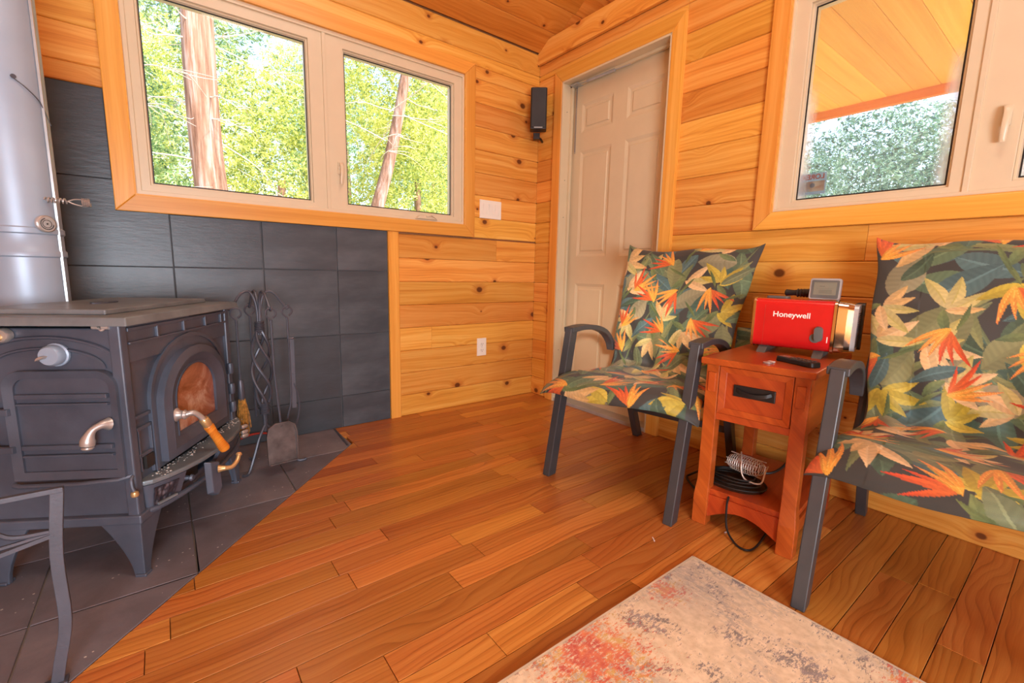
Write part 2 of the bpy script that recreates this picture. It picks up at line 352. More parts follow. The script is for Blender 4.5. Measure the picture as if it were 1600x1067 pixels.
# slate tiles on the wall round the stove
mb = MB(); mb.box((XL, .008, 0), (-1.068, .016, A['z0'])); mb.box((XL, .008, A['z0']), (A['x0'], .016, 1.528)); mb.build('grout_bed', 'darkgrout', wb)
def tile_piece(parent, x0, x1, z0, z1):
    g = .0022; x0 += g; x1 -= g; z0 += g; z1 -= g; j = random.uniform(-.0008, .0012)
    mb = MB(); mb.prism([(x0 - (x0 + x1) / 2, z0 - (z0 + z1) / 2), (x1 - (x0 + x1) / 2, z0 - (z0 + z1) / 2), (x1 - (x0 + x1) / 2, z1 - (z0 + z1) / 2), (x0 - (x0 + x1) / 2, z1 - (z0 + z1) / 2)], .009 + j, ex=(1, 0, 0), ey=(0, 0, 1), ez=(0, -1, 0), inset=.0018)
    mb.build('tile', 'walltile', parent, loc=((x0 + x1) / 2, .010, (z0 + z1) / 2))
tx = [-1.068, -1.344, -1.686, -2.030, -2.375, -2.720, XL]; tz = [.0, .176, .514, .852, 1.19, 1.528]
for i in range(6):
    for j in range(5):
        x1, x0 = tx[i], tx[i + 1]; z0, z1 = tz[j], tz[j + 1]
        if z0 >= A['z0']:
            x1 = min(x1, A['x0'])
            if x1 - x0 < .03: continue
            tile_piece(wb, x0, x1, z0, z1)
        elif z1 > A['z0']:
            if x0 >= A['x0']: tile_piece(wb, x0, x1, z0, A['z0'])
            elif x1 > A['x0']:
                g = .0022; MB().prism([(x0 + g, z0 + g), (x1 - g, z0 + g), (x1 - g, A['z0']), (A['x0'], A['z0']), (A['x0'], z1 - g), (x0 + g, z1 - g)], .009, ex=(1, 0, 0), ey=(0, 0, 1), ez=(0, -1, 0)).build('tile', 'walltile', wb, loc=(0, .010, 0))
            else: tile_piece(wb, x0, x1, z0, z1)
        else: tile_piece(wb, x0, x1, z0, z1)
# wall_right (door and second window, plane x = 0)
ZB = 2.325; wr = struct('wall_right')
DY0, DY1, DZ = -1.005, -.238, 2.03
mb = MB()
mb.box((.016, YB, -.5), (.14, Bin['y0'], ZB - .01)); mb.box((.016, Bin['y1'], -.5), (.14, DY0, ZB - .01)); mb.box((.016, DY1, -.5), (.14, .02, ZB - .01))
mb.box((.016, Bin['y0'], -.5), (.14, Bin['y1'], Bin['z0'])); mb.box((.016, Bin['y0'], Bin['z1']), (.14, Bin['y1'], ZB - .01)); mb.box((.016, DY0, DZ), (.14, DY1, ZB - .01))
mb.build('wall_core', 'siding', wr)
boards_y(wr, YB, -1.075, 0, B['z0'], cuts={7: [-1.89], 0: [-1.35, -2.6], 3: [-2.2], 5: [-1.5], 2: [-1.7], 1: [-1.3]})
boards_y(wr, B['y1'], -1.075, B['z0'], 2.20)
boards_y(wr, YB, B['y0'], B['z0'], B['z1']); boards_y(wr, YB, B['y1'], B['z1'], 2.20)
boards_y(wr, -.168, 0, 0, 2.103); boards_y(wr, -1.075, 0, 2.103, 2.20)
# top board of wall_right with its cut, sloping corner
mb = MB(); mb.prism([(0, 2.2), (0, ZW), (-.03, ZW + .028), (-.10, ZB - .003), (-.13, ZB), (YB, ZB), (YB, 2.2)], .022, o=(.002, 0, 0), ex=(0, 1, 0), ey=(0, 0, 1), ez=(-1, 0, 0), inset=0)
mb.prism([(-.13, ZB), (YB, ZB), (YB, ZB + .02), (-.13, ZB + .02)], .16, o=(.16, 0, -.012), ex=(0, 1, 0), ey=(0, 0, 1), ez=(-1, 0, 0))
tb = mb.build('top_board', 'pine', wr); tb.data.transform(Matrix.Rotation(PI / 2, 4, 'Z')); tb.rotation_euler = (0, 0, -PI / 2)
# floor
fl = struct('floor')
mb = MB(); mb.box((XL, YB, -.06), (.15, .14, -.0135)); mb.build('subfloor', 'siding', fl)
HX = [(-1.389, .02), (-1.406, -.288), (-2.56, -1.545), (XL, -2.08), (XL, .02)]   # hearth outline
def clip(poly, a, b, c):     # keep a*x+b*y <= c
    out = []
    for i in range(len(poly)):
        p, q = poly[i], poly[(i + 1) % len(poly)]; dp = a * p[0] + b * p[1] - c; dq = a * q[0] + b * q[1] - c
        if dp <= 0: out.append(p)
        if dp * dq < 0: t = dp / (dp - dq); out.append((p[0] + (q[0] - p[0]) * t, p[1] + (q[1] - p[1]) * t))
    return out
ux, uy = HX[2][0] - HX[1][0], HX[2][1] - HX[1][1]; L_ = math.hypot(ux, uy); ux /= L_; uy /= L_
nx, ny = -uy, ux      # points to the room side
if nx * 0 + ny * -3 < 0: nx, ny = -nx, -ny
DC = nx * HX[1][0] + ny * HX[1][1]
def plank(poly, parent, top, thick, mat, name, g=.0009, ch=.0008):
    cx = sum(p[0] for p in poly) / len(poly); cy = sum(p[1] for p in poly) / len(poly)
    def shr(d):
        out = []; n = len(poly)
        for i in range(n):
            a, b, c = poly[i - 1], poly[i], poly[(i + 1) % n]
            e1 = Vector((b[0] - a[0], b[1] - a[1])); e2 = Vector((c[0] - b[0], c[1] - b[1]))
            if e1.length < 1e-6 or e2.length < 1e-6: out.append((b[0] - cx, b[1] - cy)); continue
            e1.normalize(); e2.normalize(); n1 = Vector((-e1.y, e1.x)); n2 = Vector((-e2.y, e2.x)); k = 1 + n1.dot(n2)
            v = (n1 + n2) / max(k, .3) * d; out.append((b[0] + v.x - cx, b[1] + v.y - cy))
        return out
    A0, A1 = shr(g), shr(g + ch); n = len(poly)
    vs = [(x, y, -thick) for x, y in A0] + [(x, y, -ch * .7) for x, y in A0] + [(x, y, 0) for x, y in A1]
    fs = [tuple(range(n))[::-1], tuple(range(2 * n, 3 * n))] + [(k * n + i, k * n + (i + 1) % n, (k + 1) * n + (i + 1) % n, (k + 1) * n + i) for k in (0, 1) for i in range(n)]
    MB().add(vs, fs).build(name, mat, parent, loc=(cx, cy, top))
PW = .0831; rows = 0; y = 0.018; y_off = (-.985 - 0) % PW
y1 = -.985 + PW * 12; ends = {}
while y1 > -3.0:
    y0 = y1 - PW; top = min(y1, .016)
    if top - y0 > .01:
        rg = random.Random(int(y1 * 1000) + 5); x = XL + rg.uniform(-.6, 0)
        # a few joints read off the photograph
        segs = []
        while x < .016:
            Lb = rg.choice([.35, .5, .62, .8, .95, 1.1]) * rg.uniform(.85, 1.15)
            if x + Lb > -.12: Lb = .02 - x
            segs.append((max(x, XL), min(x + Lb, .016))); x += Lb
        for a, b in segs:
            if b - a < .03: continue
            poly = [(a, y0), (b, y0), (b, top), (a, top)]
            pieces = []
            if (a + b) / 2 and min(p[0] for p in poly) < -1.38:
                # part right of the hearth end
                if y0 > -.29:
                    q = clip(poly, -1, 0, 1.392); pieces = [q]
                else:
                    q = clip(poly, -nx, -ny, -DC); pieces = [q]
            else: pieces = [poly]
            for q in pieces:
                if len(q) >= 3 and max(p[0] for p in q) - min(p[0] for p in q) > .02: plank(q, fl, random.uniform(-.0005, .0003), .012, 'oak', 'floorboard')
    y1 = y0
mb = MB(); mb.box((XL, YB, -.0135), (.016, y1, 0)); mb.build('rear_floor', 'oak', fl)['kind'] = 'stuff'
he = struct('hearth')
mb = MB(); mb.prism([HX[0], HX[1], HX[2], HX[3], HX[4]][::-1], .008, o=(0, 0, -.0125)); mb.build('grout_bed', 'grout', he)
G = .335
for i in range(-11, 1):
    for j in range(-8, 2):
        x0 = -1.385 + G * i; yy0 = .012 + G * j; poly = [(x0, yy0), (x0 + G, yy0), (x0 + G, yy0 + G), (x0, yy0 + G)]
        poly = clip(clip(clip(clip(poly, nx, ny, DC), 0, 1, .012), -1, 0, -XL), 1, .065, -1.389)
        if len(poly) >= 3 and max(p[0] for p in poly) - min(p[0] for p in poly) > .04 and max(p[1] for p in poly) - min(p[1] for p in poly) > .04:
            plank(poly, he, random.uniform(-.001, .0008), .009, 'hearthtile', 'tile', .0022, .0015)
mb = MB(); mb.bar((-1.392, .0, .001), (-1.409, -.285, .001), .008, .008); mb.build('edge_strip', 'wrought', he)
# ceiling: sloped boards along x rising from wall_back
ce = struct('ceiling')
def cz(y): return ZW - y * TS
s = 0.0; k = 0; Lc = .147
while True:
    y_a = -s * math.cos(SL); y_b = -(s + Lc) * math.cos(SL)
    if y_a < -2.6: break
    cuts = [XL, -2.2 + .7 * ((k * 37) % 3), -.62 + .35 * ((k * 13) % 3), .40] if k > 3 else [XL, -1.9 + .3 * k, .02 + .012 * k, .40]
    for p, q in zip(cuts, cuts[1:]):
        if q - p < .05: continue
        put_board(ce, ((p + q) / 2, (y_a + y_b) / 2, (cz(y_a) + cz(y_b)) / 2 + .016), q - p, Lc, 0, 'pine_deep', .016, 'board', rx=PI / 2 - SL).rotation_euler = (PI / 2 - SL, 0, 0)
    s += Lc; k += 1
mb = MB()
mb.add([(XL, .2, cz(.2) + .03), (.42, .2, cz(.2) + .03), (.42, -2.5, cz(-2.5) + .03), (XL, -2.5, cz(-2.5) + .03), (XL, .2, cz(.2) + .12), (.42, .2, cz(.2) + .12), (.42, -2.5, cz(-2.5) + .12), (XL, -2.5, cz(-2.5) + .12)],
       [(0, 1, 2, 3), (7, 6, 5, 4), (0, 4, 5, 1), (1, 5, 6, 2), (2, 6, 7, 3), (3, 7, 4, 0)])
mb.add([(XL, -2.45, cz(-2.5)), (.42, -2.45, cz(-2.5)), (.42, YB, cz(-2.5) - .9), (XL, YB, cz(-2.5) - .9), (XL, -2.45, cz(-2.5) + .1), (.42, -2.45, cz(-2.5) + .1), (.42, YB, cz(-2.5) - .8), (XL, YB, cz(-2.5) - .8)],
       [(0, 1, 2, 3), (7, 6, 5, 4), (0, 4, 5, 1), (1, 5, 6, 2), (2, 6, 7, 3), (3, 7, 4, 0)])
mb.build('roof_deck', 'pine_deep', ce)
mb = MB(); mb.box((.36, YB, ZB - .05), (.42, .2, 3.95)); mb.box((.14, YB, ZB - .12), (.42, .15, ZB - .09)); mb.box((.3, YB, ZB - .12), (.42, .15, ZB)); ue = mb.build('wall_upper', 'pine_deep'); ue['kind'] = 'structure'
mb = MB(); mb.box((XL - .1, YB, -.5), (XL, .14, 3.95)); o = mb.build('wall_left', 'pine'); o['kind'] = 'structure'
mb = MB(); mb.box((XL - .1, YB - .1, -.5), (.42, YB, 3.95)); o = mb.build('wall_front', 'pine'); o['kind'] = 'structure'
# ------------------------------------------------------------------ windows and casings
# built in a local frame: X along the wall (left to right seen from inside), Y outward, Z up
def rect_ring(mb, x0, x1, z0, z1, w, y0, y1):
    a = [(x0, z0), (x1, z0), (x1, z1), (x0, z1)]; b = [(x0 + w, z0 + w), (x1 - w, z0 + w), (x1 - w, z1 - w), (x0 + w, z1 - w)]
    mb.ring(a, b, y0 - y1, o=(0, y1, 0), ex=(1, 0, 0), ey=(0, 0, 1), ez=(0, 1, 0)); return mb
def mitred(parent, x0, x1, z0, z1, w, y0, y1, mat='casing'):
    c = [(x0, z0), (x1, z0), (x1, z1), (x0, z1)]; d = [(x0 + w, z0 + w), (x1 - w, z0 + w), (x1 - w, z1 - w), (x0 + w, z1 - w)]
    for i in range(4):
        j = (i + 1) % 4; P = [c[i], c[j], d[j], d[i]]; cx = sum(p[0] for p in P) / 4; cz_ = sum(p[1] for p in P) / 4; vert = i in (1, 3)
        Q = [((p[1] - cz_), -(p[0] - cx)) if vert else (p[0] - cx, p[1] - cz_) for p in P]
        o = MB().prism(Q, y1 - y0, o=(0, y0, 0), ex=(1, 0, 0), ey=(0, 0, 1), ez=(0, 1, 0)).build('casing', mat, parent, bevel=.003, loc=(cx, 0, cz_))
        if vert: o.rotation_euler = (0, -PI / 2, 0)
def window(name, origin, rz, X0, X1, Zb, Zt, xm, glasses, gmat, out, handle_x, crank):
    w = struct(name, origin); w.rotation_euler = (0, 0, rz)
    mitred(w, out[0], out[1], out[2], out[3], .069, -.020, .006)
    mb = MB(); rect_ring(mb, out[0] + .0655, out[1] - .0655, out[2] + .0655, out[3] - .0655, .006, -.019, .14); mb.build('jamb_liner', 'casing', w)
    mb = MB(); rect_ring(mb, X0, X1, Zb, Zt, .018, -.004, .10); mb.box((xm - .008, -.002, Zb + .01), (xm + .008, .09, Zt - .01)); mb.build('frame', 'vinyl', w, bevel=.002)
    sash = [(X0 + .016, xm - .006), (xm + .006, X1 - .016)]
    for i, ((a, b), (g0, g1, gz0, gz1)) in enumerate(zip(sash, glasses)):
        mb = MB(); c = [(a, Zb + .016), (b, Zb + .016), (b, Zt - .016), (a, Zt - .016)]; d = [(g0 - .012, gz0 - .012), (g1 + .012, gz0 - .012), (g1 + .012, gz1 + .012), (g0 - .012, gz1 + .012)]
        e = [(g0, gz0), (g1, gz0), (g1, gz1), (g0, gz1)]
        mb.ring(c, d, .062, o=(0, .068, 0), ex=(1, 0, 0), ey=(0, 0, 1), ez=(0, -1, 0))
        mb.ring([(p[0] + s_[0] * .006, p[1] + s_[1] * .006) for p, s_ in zip(d, ((1, 1), (-1, 1), (-1, -1), (1, -1)))][:4], e, .046, o=(0, .068, 0), ex=(1, 0, 0), ey=(0, 0, 1), ez=(0, -1, 0), d2=.034)
        mb.ring(d, [(p[0] + s_[0] * .008, p[1] + s_[1] * .008) for p, s_ in zip(d, ((1, 1), (-1, 1), (-1, -1), (1, -1)))], .050, o=(0, .068, 0), ex=(1, 0, 0), ey=(0, 0, 1), ez=(0, -1, 0))
        sh = mb.build('sash', 'vinyl', w, bevel=.0015)
        MB().box((g0 - .004, .034, gz0 - .004), (g1 + .004, .040, gz1 + .004)).build('glass_pane', gmat, sh)
        mg = MB(); rect_ring(mg, g0 - .001, g1 + .001, gz0 - .001, gz1 + .001, .004, .030, .034); mg.build('gasket', 'rubber', sh)
        if i == 1:
            h = MB().lathe([(.010, 0), (.012, .004), (.010, .012)], (handle_x, .006, 1.365), (0, -1, 0), 14).box((handle_x - .011, -.003, 1.335), (handle_x + .011, .006, 1.395)).build('handle_base', 'vinyl', sh, bevel=.002)
            MB().sweep(bez([(handle_x + .002, -.012, 1.388), (handle_x + .004, -.022, 1.37), (handle_x + .002, -.024, 1.33), (handle_x, -.016, 1.285)], 5), lambda t: [(a_ * (.011 - .004 * t), b_ * .006) for a_, b_ in ((-1, -.6), (-.6, -1), (.6, -1), (1, -.6), (1, .6), (.6, 1), (-.6, 1), (-1, .6))]).build('lock_lever', 'vinyl', sh, smooth=True)
            if crank:
                MB().prism([(-.072, 0), (.072, 0), (.05, .018), (-.045, .022)], .03, o=(crank, .006, Zb + .010), ex=(1, 0, 0), ey=(0, 0, 1), ez=(0, -1, 0), inset=.004).build('crank_cover', 'vinyl', sh, bevel=.003)
                MB().sweep([(crank - .01, -.026, Zb + .026), (crank + .02, -.031, Zb + .034), (crank + .052, -.028, Zb + .018)], [(-.006, -.003), (.006, -.003), (.006, .003), (-.006, .003)]).build('crank_handle', 'vinyl', sh)
    return w
w1 = window('window_1', (0, 0, 0), 0, Ain['x0'], Ain['x1'], Ain['z0'], Ain['z1'], -1.372, [(-2.069, -1.454, 1.197, 1.925), (-1.268, -.655, 1.197, 1.925)], 'glass', (A['x0'], A['x1'], A['z0'], A['z1']), -1.312, -.835)
w2 = window('window_2', (0, 0, 0), -PI / 2, -Bin['y1'], -Bin['y0'], Bin['z0'], Bin['z1'], 2.131, [(1.622, 2.077, 1.182, 1.908), (2.243, 2.66, 1.182, 1.908)], 'hazyglass', (-B['y1'], -B['y0'], B['z0'], B['z1']), 2.198, None)
# security sticker on the outside of the second window (reads backwards from inside)
stk = thing('window_sticker', 'small pale blue security sticker in the lower left corner of the right window, lettering reversed', 'sticker', (0.0415, -1.672, 1.24), -PI / 2)
MB().box((-.048, 0, -.042), (.048, .0006, .042)).build('sticker_sheet', 'stickerblue', stk)
MB().box((-.043, -.0006, -.030), (.043, 0, .010)).build('white_band', 'stickerwhite', stk)
text('lettering', 'LOREX', .026, 'stickerred', stk, Matrix.Translation((0, -.0008, .026)) @ Matrix.Rotation(PI / 2, 4, 'X') @ Matrix.Scale(-1, 4, (1, 0, 0)), .0003, .0006)
MB().lathe([(.009, 0), (.009, .0005)], (0, -.0007, -.006), (0, -1, 0), 20).build('roundel', 'stickerblue', stk)
# ------------------------------------------------------------------ door 1 (white six panel)
d1 = struct('door_1', (0, 0, 0)); d1.rotation_euler = (0, 0, -PI / 2)   # local X = -y, local Y = +x
def cas(poly, vert):
    cx = sum(p[0] for p in poly) / 4; cz_ = sum(p[1] for p in poly) / 4
    Q = [((p[1] - cz_), -(p[0] - cx)) if vert else (p[0] - cx, p[1] - cz_) for p in poly]
    o = MB().prism(Q, -.026, o=(0, .006, 0), ex=(1, 0, 0), ey=(0, 0, 1), ez=(0, 1, 0)).build('casing', 'casing', d1, bevel=.003, loc=(cx, 0, cz_))
    if vert: o.rotation_euler = (0, -PI / 2, 0)
cas([(.168, 0), (.238, 0), (.238, 2.03), (.168, 2.103)], True); cas([(1.005, 0), (1.075, 0), (1.075, 2.103), (1.005, 2.03)], True); cas([(.168, 2.103), (.238, 2.03), (1.005, 2.03), (1.075, 2.103)], False)
mb = MB(); mb.box((.232, -.018, 0), (.248, .14, 2.035)); mb.box((.995, -.018, 0), (1.011, .14, 2.035)); mb.box((.232, -.018, 2.02), (1.011, .14, 2.038)); mb.build('door_frame', 'doorpaint', d1, bevel=.0015)
mb = MB(); mb.box((.248, .045, 0), (.262, .062, 2.02)); mb.box((.981, .045, 0), (.995, .062, 2.02)); mb.box((.248, .045, 2.006), (.995, .062, 2.02)); mb.build('door_stop', 'doorpaint', d1)
sl = MB().box((.249, .082, .02), (.994, .125, 2.02)).build('door_slab', 'doorpaint', d1)
cols = [(.325, .575), (.675, .925)]; rws = [(.16, .80), (.97, 1.62), (1.73, 1.90)]
def slabgrid(xs, zs, holes):
    mb = MB()
    for i in range(len(xs) - 1):
        for j in range(len(zs) - 1):
            if (i, j) in holes: continue
            mb.box((xs[i], .076, zs[j]), (xs[i + 1], .083, zs[j + 1]))
    return mb
slabgrid([.249, .325, .575, .675, .925, .994], [.02, .16, .80, .97, 1.62, 1.73, 1.90, 2.02], {(1, 1), (3, 1), (1, 3), (3, 3), (1, 5), (3, 5)}).build('rails_and_stiles', 'doorpaint', sl)
for c in cols:
    for r in rws:
        o = MB(); w_ = c[1] - c[0]; h_ = r[1] - r[0]
        o.ring([(0, 0), (w_, 0), (w_, h_), (0, h_)], [(.018, .018), (w_ - .018, .018), (w_ - .018, h_ - .018), (.018, h_ - .018)], .0075, ex=(1, 0, 0), ey=(0, 0, 1), ez=(0, -1, 0), d2=.001)
        o.prism([(.030, .030), (w_ - .030, .030), (w_ - .030, h_ - .030), (.030, h_ - .030)], .006, ex=(1, 0, 0), ey=(0, 0, 1), ez=(0, -1, 0), inset=.012)
        o.build('door_panel', 'doorpaint', d1, loc=(c[0], .083, r[0]))
MB().box((.232, -.012, 0), (1.011, .12, .022)).build('threshold', 'silverplastic', d1, bevel=.002)
mb = MB()
for z_ in (1.86, 1.45, 1.22, .62, .35): mb.lathe([(.003, 0), (.003, .001)], (.249, .02, z_), (1, 0, 0), 8)
mb.build('screw_heads', 'greyplastic', d1)
cl = thing('door_closer', 'slim grey metal closer under the head of the white door, with hanging chain', 'door closer', (0, 0, 0), -PI / 2)
MB().tube([(.40, .03, 2.000), (.60, .045, 2.004)], .0085, 10).build('closer_tube', 'silverplastic', cl, smooth=True)
MB().tube([(.60, .045, 2.004), (.70, .055, 2.006)], .003, 6).build('closer_rod', 'silverplastic', cl)
MB().box((.27, .02, 2.005), (.33, .07, 2.012)).bar((.31, .04, 2.006), (.42, .03, 2.0), .012, .002).build('mount_bracket', 'silverplastic', cl)
mb = MB()
for i in range(34):
    z_ = 1.998 - i * .0115; a = i % 2 * PI / 2
    mb.tube([(.298 + .0045 * math.cos(q) * math.cos(a), .052 + .0045 * math.cos(q) * math.sin(a), z_ + .0085 * math.sin(q)) for q in [2 * PI * k / 8 for k in range(8)]], .0012, 4, True)
mb.build('chain', 'wrought', cl)['kind'] = 'stuff'
# ------------------------------------------------------------------ wall fittings
sw = thing('light_switch', 'white triple rocker light switch beside the casement window', 'switch', (-.381, 0, 1.251))
MB().prism([(-.083, -.057), (.083, -.057), (.083, .057), (-.083, .057)], .006, ex=(1, 0, 0), ey=(0, 0, 1), ez=(0, -1, 0), inset=.003).build('wall_plate', 'plate', sw, bevel=.001)
for i in (-1, 0, 1):
    fr = MB(); rect_ring(fr, i * .046 - .0185, i * .046 + .0185, -.035, .035, .003, -.0075, -.004); fr.build('rocker_frame', 'plate', sw)
    MB().add([(-.015, -.0055, -.032), (.015, -.0055, -.032), (.015, -.0085, 0), (-.015, -.0085, 0), (.015, -.011, .032), (-.015, -.011, .032), (-.015, 0, -.032), (.015, 0, -.032), (.015, 0, .032), (-.015, 0, .032)],
             [(0, 1, 2, 3), (3, 2, 4, 5), (0, 6, 7, 1), (5, 4, 8, 9), (1, 7, 8, 4, 2), (0, 3, 5, 9, 6)]).build('rocker', 'plate', sw, loc=(i * .046, 0, 0))
ol = thing('wall_outlet', 'white duplex power outlet low on the pine wall', 'outlet', (-.438, 0, .373))
MB().prism([(-.036, -.059), (.036, -.059), (.036, .059), (-.036, .059)], .006, ex=(1, 0, 0), ey=(0, 0, 1), ez=(0, -1, 0), inset=.003).build('wall_plate', 'plate', ol, bevel=.001)
for s_ in (-1, 1):
    r = MB().prism([(.017 * math.cos(a), .014 * math.sin(a) + s_ * .02) for a in [2 * PI * k / 16 for k in range(16)]], .009, ex=(1, 0, 0), ey=(0, 0, 1), ez=(0, -1, 0)).build('receptacle', 'plate', ol)
    mb = MB().box((-.0075, -.0096, s_ * .02 - .003), (-.0055, -.009, s_ * .02 + .006)).box((.0055, -.0096, s_ * .02 - .002), (.0075, -.009, s_ * .02 + .005)).lathe([(.0025, 0), (.0025, .0006)], (0, -.009, s_ * .02 - .008), (0, -1, 0), 8); mb.build('slots', 'slot', r)
MB().lathe([(.003, 0), (.003, .001)], (0, -.006, 0), (0, -1, 0), 8).build('screw', 'silverplastic', ol)
sp = thing('wall_speaker', 'small black bookshelf speaker on a bracket high in the room corner', 'speaker', (-.10, -.115, 1.875), math.radians(-40))
MB().prism([(-.052, -.125), (.052, -.125), (.052, .125), (-.052, .125)], .05, o=(0, 0, 0), ex=(1, 0, 0), ey=(0, 0, 1), ez=(0, -1, 0), inset=.004).prism([(-.052, -.125), (.052, -.125), (.046, .125), (-.046, .125)], .045, o=(0, 0, 0), ex=(1, 0, 0), ey=(0, 0, 1), ez=(0, 1, 0), inset=.01).build('cabinet', 'black', sp, bevel=.005)
MB().box((-.045, -.056, -.112), (.045, -.049, .120)).build('speaker_grille', 'sling', sp, bevel=.003)
MB().box((-.026, -.0585, -.117), (.026, -.055, -.112)).build('name_badge', 'silverplastic', sp)
MB().box((-.03, .01, -.165), (.012, .05, -.128)).tube([(0, .03, -.15), (.02, .06, -.155), (.03, .10, -.16)], .008, 8).build('bracket', 'black', sp, bevel=.002)
# ------------------------------------------------------------------ outside
gr = MB().box((-30, -30, -.62), (30, 30, -.5)).build('ground', 'dirt'); gr['kind'] = 'structure'
po = thing('porch_roof', 'low pine-boarded porch roof seen from below through the right window', 'porch roof', (0, 0, 0))
yy = -4.6; k = 0
while yy < 1.0:
    o = put_board(po, (1.02, yy + .067, 2.10), 1.78, .134, 0, 'soffit', .014, 'board'); o.rotation_euler = (PI / 2, 0, 0); yy += .134; k += 1
MB().box((.14, -4.6, 2.101), (1.95, 1.0, 2.19)).build('roof_slab', 'siding', po)
MB().box((-.0, -.02, -.055), (5.6, .02, .06)).build('fascia_board', 'fascia', po, loc=(1.92, -4.6, 2.085)).rotation_euler = (0, 0, PI / 2)
def leaf_mesh(name, n, rx, ry, rz, size, mat, seed, shell=.35, droop=.5):
    rg = np.random.default_rng(seed); nc = n // 14
    u = rg.normal(size=(nc, 3)); u /= np.linalg.norm(u, axis=1)[:, None]; rad = (shell + (1 - shell) * rg.random(nc)) ** .6
    c = u * rad[:, None]; c = np.repeat(c * np.array([rx, ry, rz]), 14, 0); N_ = len(c)
    dr = np.repeat(rg.normal(size=(nc, 3)) * [1, 1, .5] - [0, 0, droop], 14, 0); dr /= np.linalg.norm(dr, axis=1)[:, None]
    c = c + dr * np.tile(np.linspace(0, 1, 14), nc)[:, None] * size * 6 + rg.normal(size=(N_, 3)) * size * .9
    a = dr + rg.normal(size=(N_, 3)) * .6; a /= np.linalg.norm(a, axis=1)[:, None]; b = np.cross(a, rg.normal(size=(N_, 3))); b /= np.linalg.norm(b, axis=1)[:, None]
    L = size * (.7 + .8 * rg.random(N_))[:, None]; Wd = L * .34
    v = np.stack([c - a * L, c + b * Wd, c + a * L, c - b * Wd], 1).reshape(-1, 3); me = bpy.data.meshes.new(name)
    me.vertices.add(4 * N_); me.vertices.foreach_set('co', v.ravel()); me.loops.add(4 * N_); me.loops.foreach_set('vertex_index', np.arange(4 * N_))
    me.polygons.add(N_); me.polygons.foreach_set('loop_start', np.arange(0, 4 * N_, 4)); me.polygons.foreach_set('loop_total', np.full(N_, 4)); me.update(); me.validate(); me.materials.append(M[mat]); return me
LM = [leaf_mesh('foliage', 42000, .95, .95, 2.1, .021, 'leafgold', 1), leaf_mesh('foliage', 42000, 1.05, 1.0, 2.0, .022, 'leafgreen', 2), leaf_mesh('foliage', 42000, 1.3, 1.3, 1.7, .024, 'leafblue', 3), leaf_mesh('foliage', 42000, 1.1, 1.1, 2.0, .021, 'leafgold', 5, .2)]
def branches(root, base, top, n, seed, mat='deadwood', L=(.4, 1.1), r=.008, name='branch', zr=(.1, .95), az=None):
    rg = random.Random(seed)
    for i in range(n):
        f = rg.uniform(*zr); p = Vector(base).lerp(Vector(top), f); a = rg.uniform(0, 2 * PI) if az is None else rg.uniform(*az); l = rg.uniform(*L); pts = [p]; z_ = rg.uniform(-.25, .35)
        for k in range(4): a += rg.uniform(-.45, .45); z_ += rg.uniform(-.35, .25); pts.append(pts[-1] + Vector((math.cos(a), math.sin(a), z_)) * l / 4)
        mb = MB(); P = bez(pts, 4); mb.tube(P, lambda t: r * (1.05 - .85 * t), 5)
        for q in range(4):
            s_ = P[rg.randint(4, len(P) - 2)]; b = a + rg.choice((-1, 1)) * rg.uniform(.5, 1.3); ll = l * rg.uniform(.2, .5)
            mb.tube(bez([s_, s_ + Vector((math.cos(b), math.sin(b), rg.uniform(-.4, .3))) * ll * .5, s_ + Vector((math.cos(b + .4), math.sin(b + .4), rg.uniform(-.7, .3))) * ll], 3), lambda t: r * .5 * (1.1 - .8 * t), 4)
        mb.build(name, mat, root)
def trunk_mesh(h, r0, r1, seed, lean=(0, 0)):
    rg = random.Random(seed); pts = []; n = 9
    for i in range(n): f = i / (n - 1); pts.append((lean[0] * f + rg.uniform(-.02, .02), lean[1] * f + rg.uniform(-.02, .02), h * f))
    K = 18; rad = [1 + .10 * math.sin(3 * 2 * PI * i / K + seed) + rg.uniform(-.05, .05) for i in range(K)]
    return MB().sweep(bez(pts, 3), lambda t: [((r0 + (r1 - r0) * t) * rad[i] * math.cos(2 * PI * i / K), (r0 + (r1 - r0) * t) * rad[i] * math.sin(2 * PI * i / K)) for i in range(K)])
t1 = thing('cedar_tree', 'thick furrowed cedar trunk close to the large left pane, bare twigs around it', 'tree', (-1.58, 3.0, -.5))
trunk_mesh(6.5, .145, .115, 3, (-.12, 0)).build('trunk', 'bark', t1, smooth=True)
branches(t1, (0, 0, .6), (-.1, 0, 4.2), 22, 11, L=(.5, 1.1), r=.008)
copy_f = bpy.data.objects.new('foliage', LM[1]); COL.objects.link(copy_f); copy_f.parent = t1; copy_f.location = (.1, .9, 5.6); copy_f['kind'] = 'stuff'
t2 = thing('leaning_tree', 'slim pale trunk leaning right, seen through the casement window', 'tree', (-.35, 3.2, -.5))
trunk_mesh(5.2, .10, .045, 5, (1.25, .1)).build('trunk', 'bark', t2, smooth=True)
branches(t2, (.1, 0, 1.2), (1.0, .1, 4.2), 18, 23, L=(.5, 1.2), r=.007)
f2 = bpy.data.objects.new('foliage', LM[0]); COL.objects.link(f2); f2.parent = t2; f2.location = (1.2, 1.0, 4.6); f2['kind'] = 'stuff'
dt = thing('dead_sapling', 'tangled bare grey sapling at the left edge of the large window', 'tree', (-2.35, 2.2, -.5))
MB().tube(bez([(0, 0, 0), (.05, 0, 1.0), (-.03, .05, 2.0), (.1, .1, 3.2)], 5), lambda t: .03 * (1.1 - .9 * t), 7).build('trunk', 'deadwood', dt, smooth=True)
branches(dt, (0, 0, 1.0), (.08, .1, 3.1), 16, 31, L=(.4, .9), r=.007)
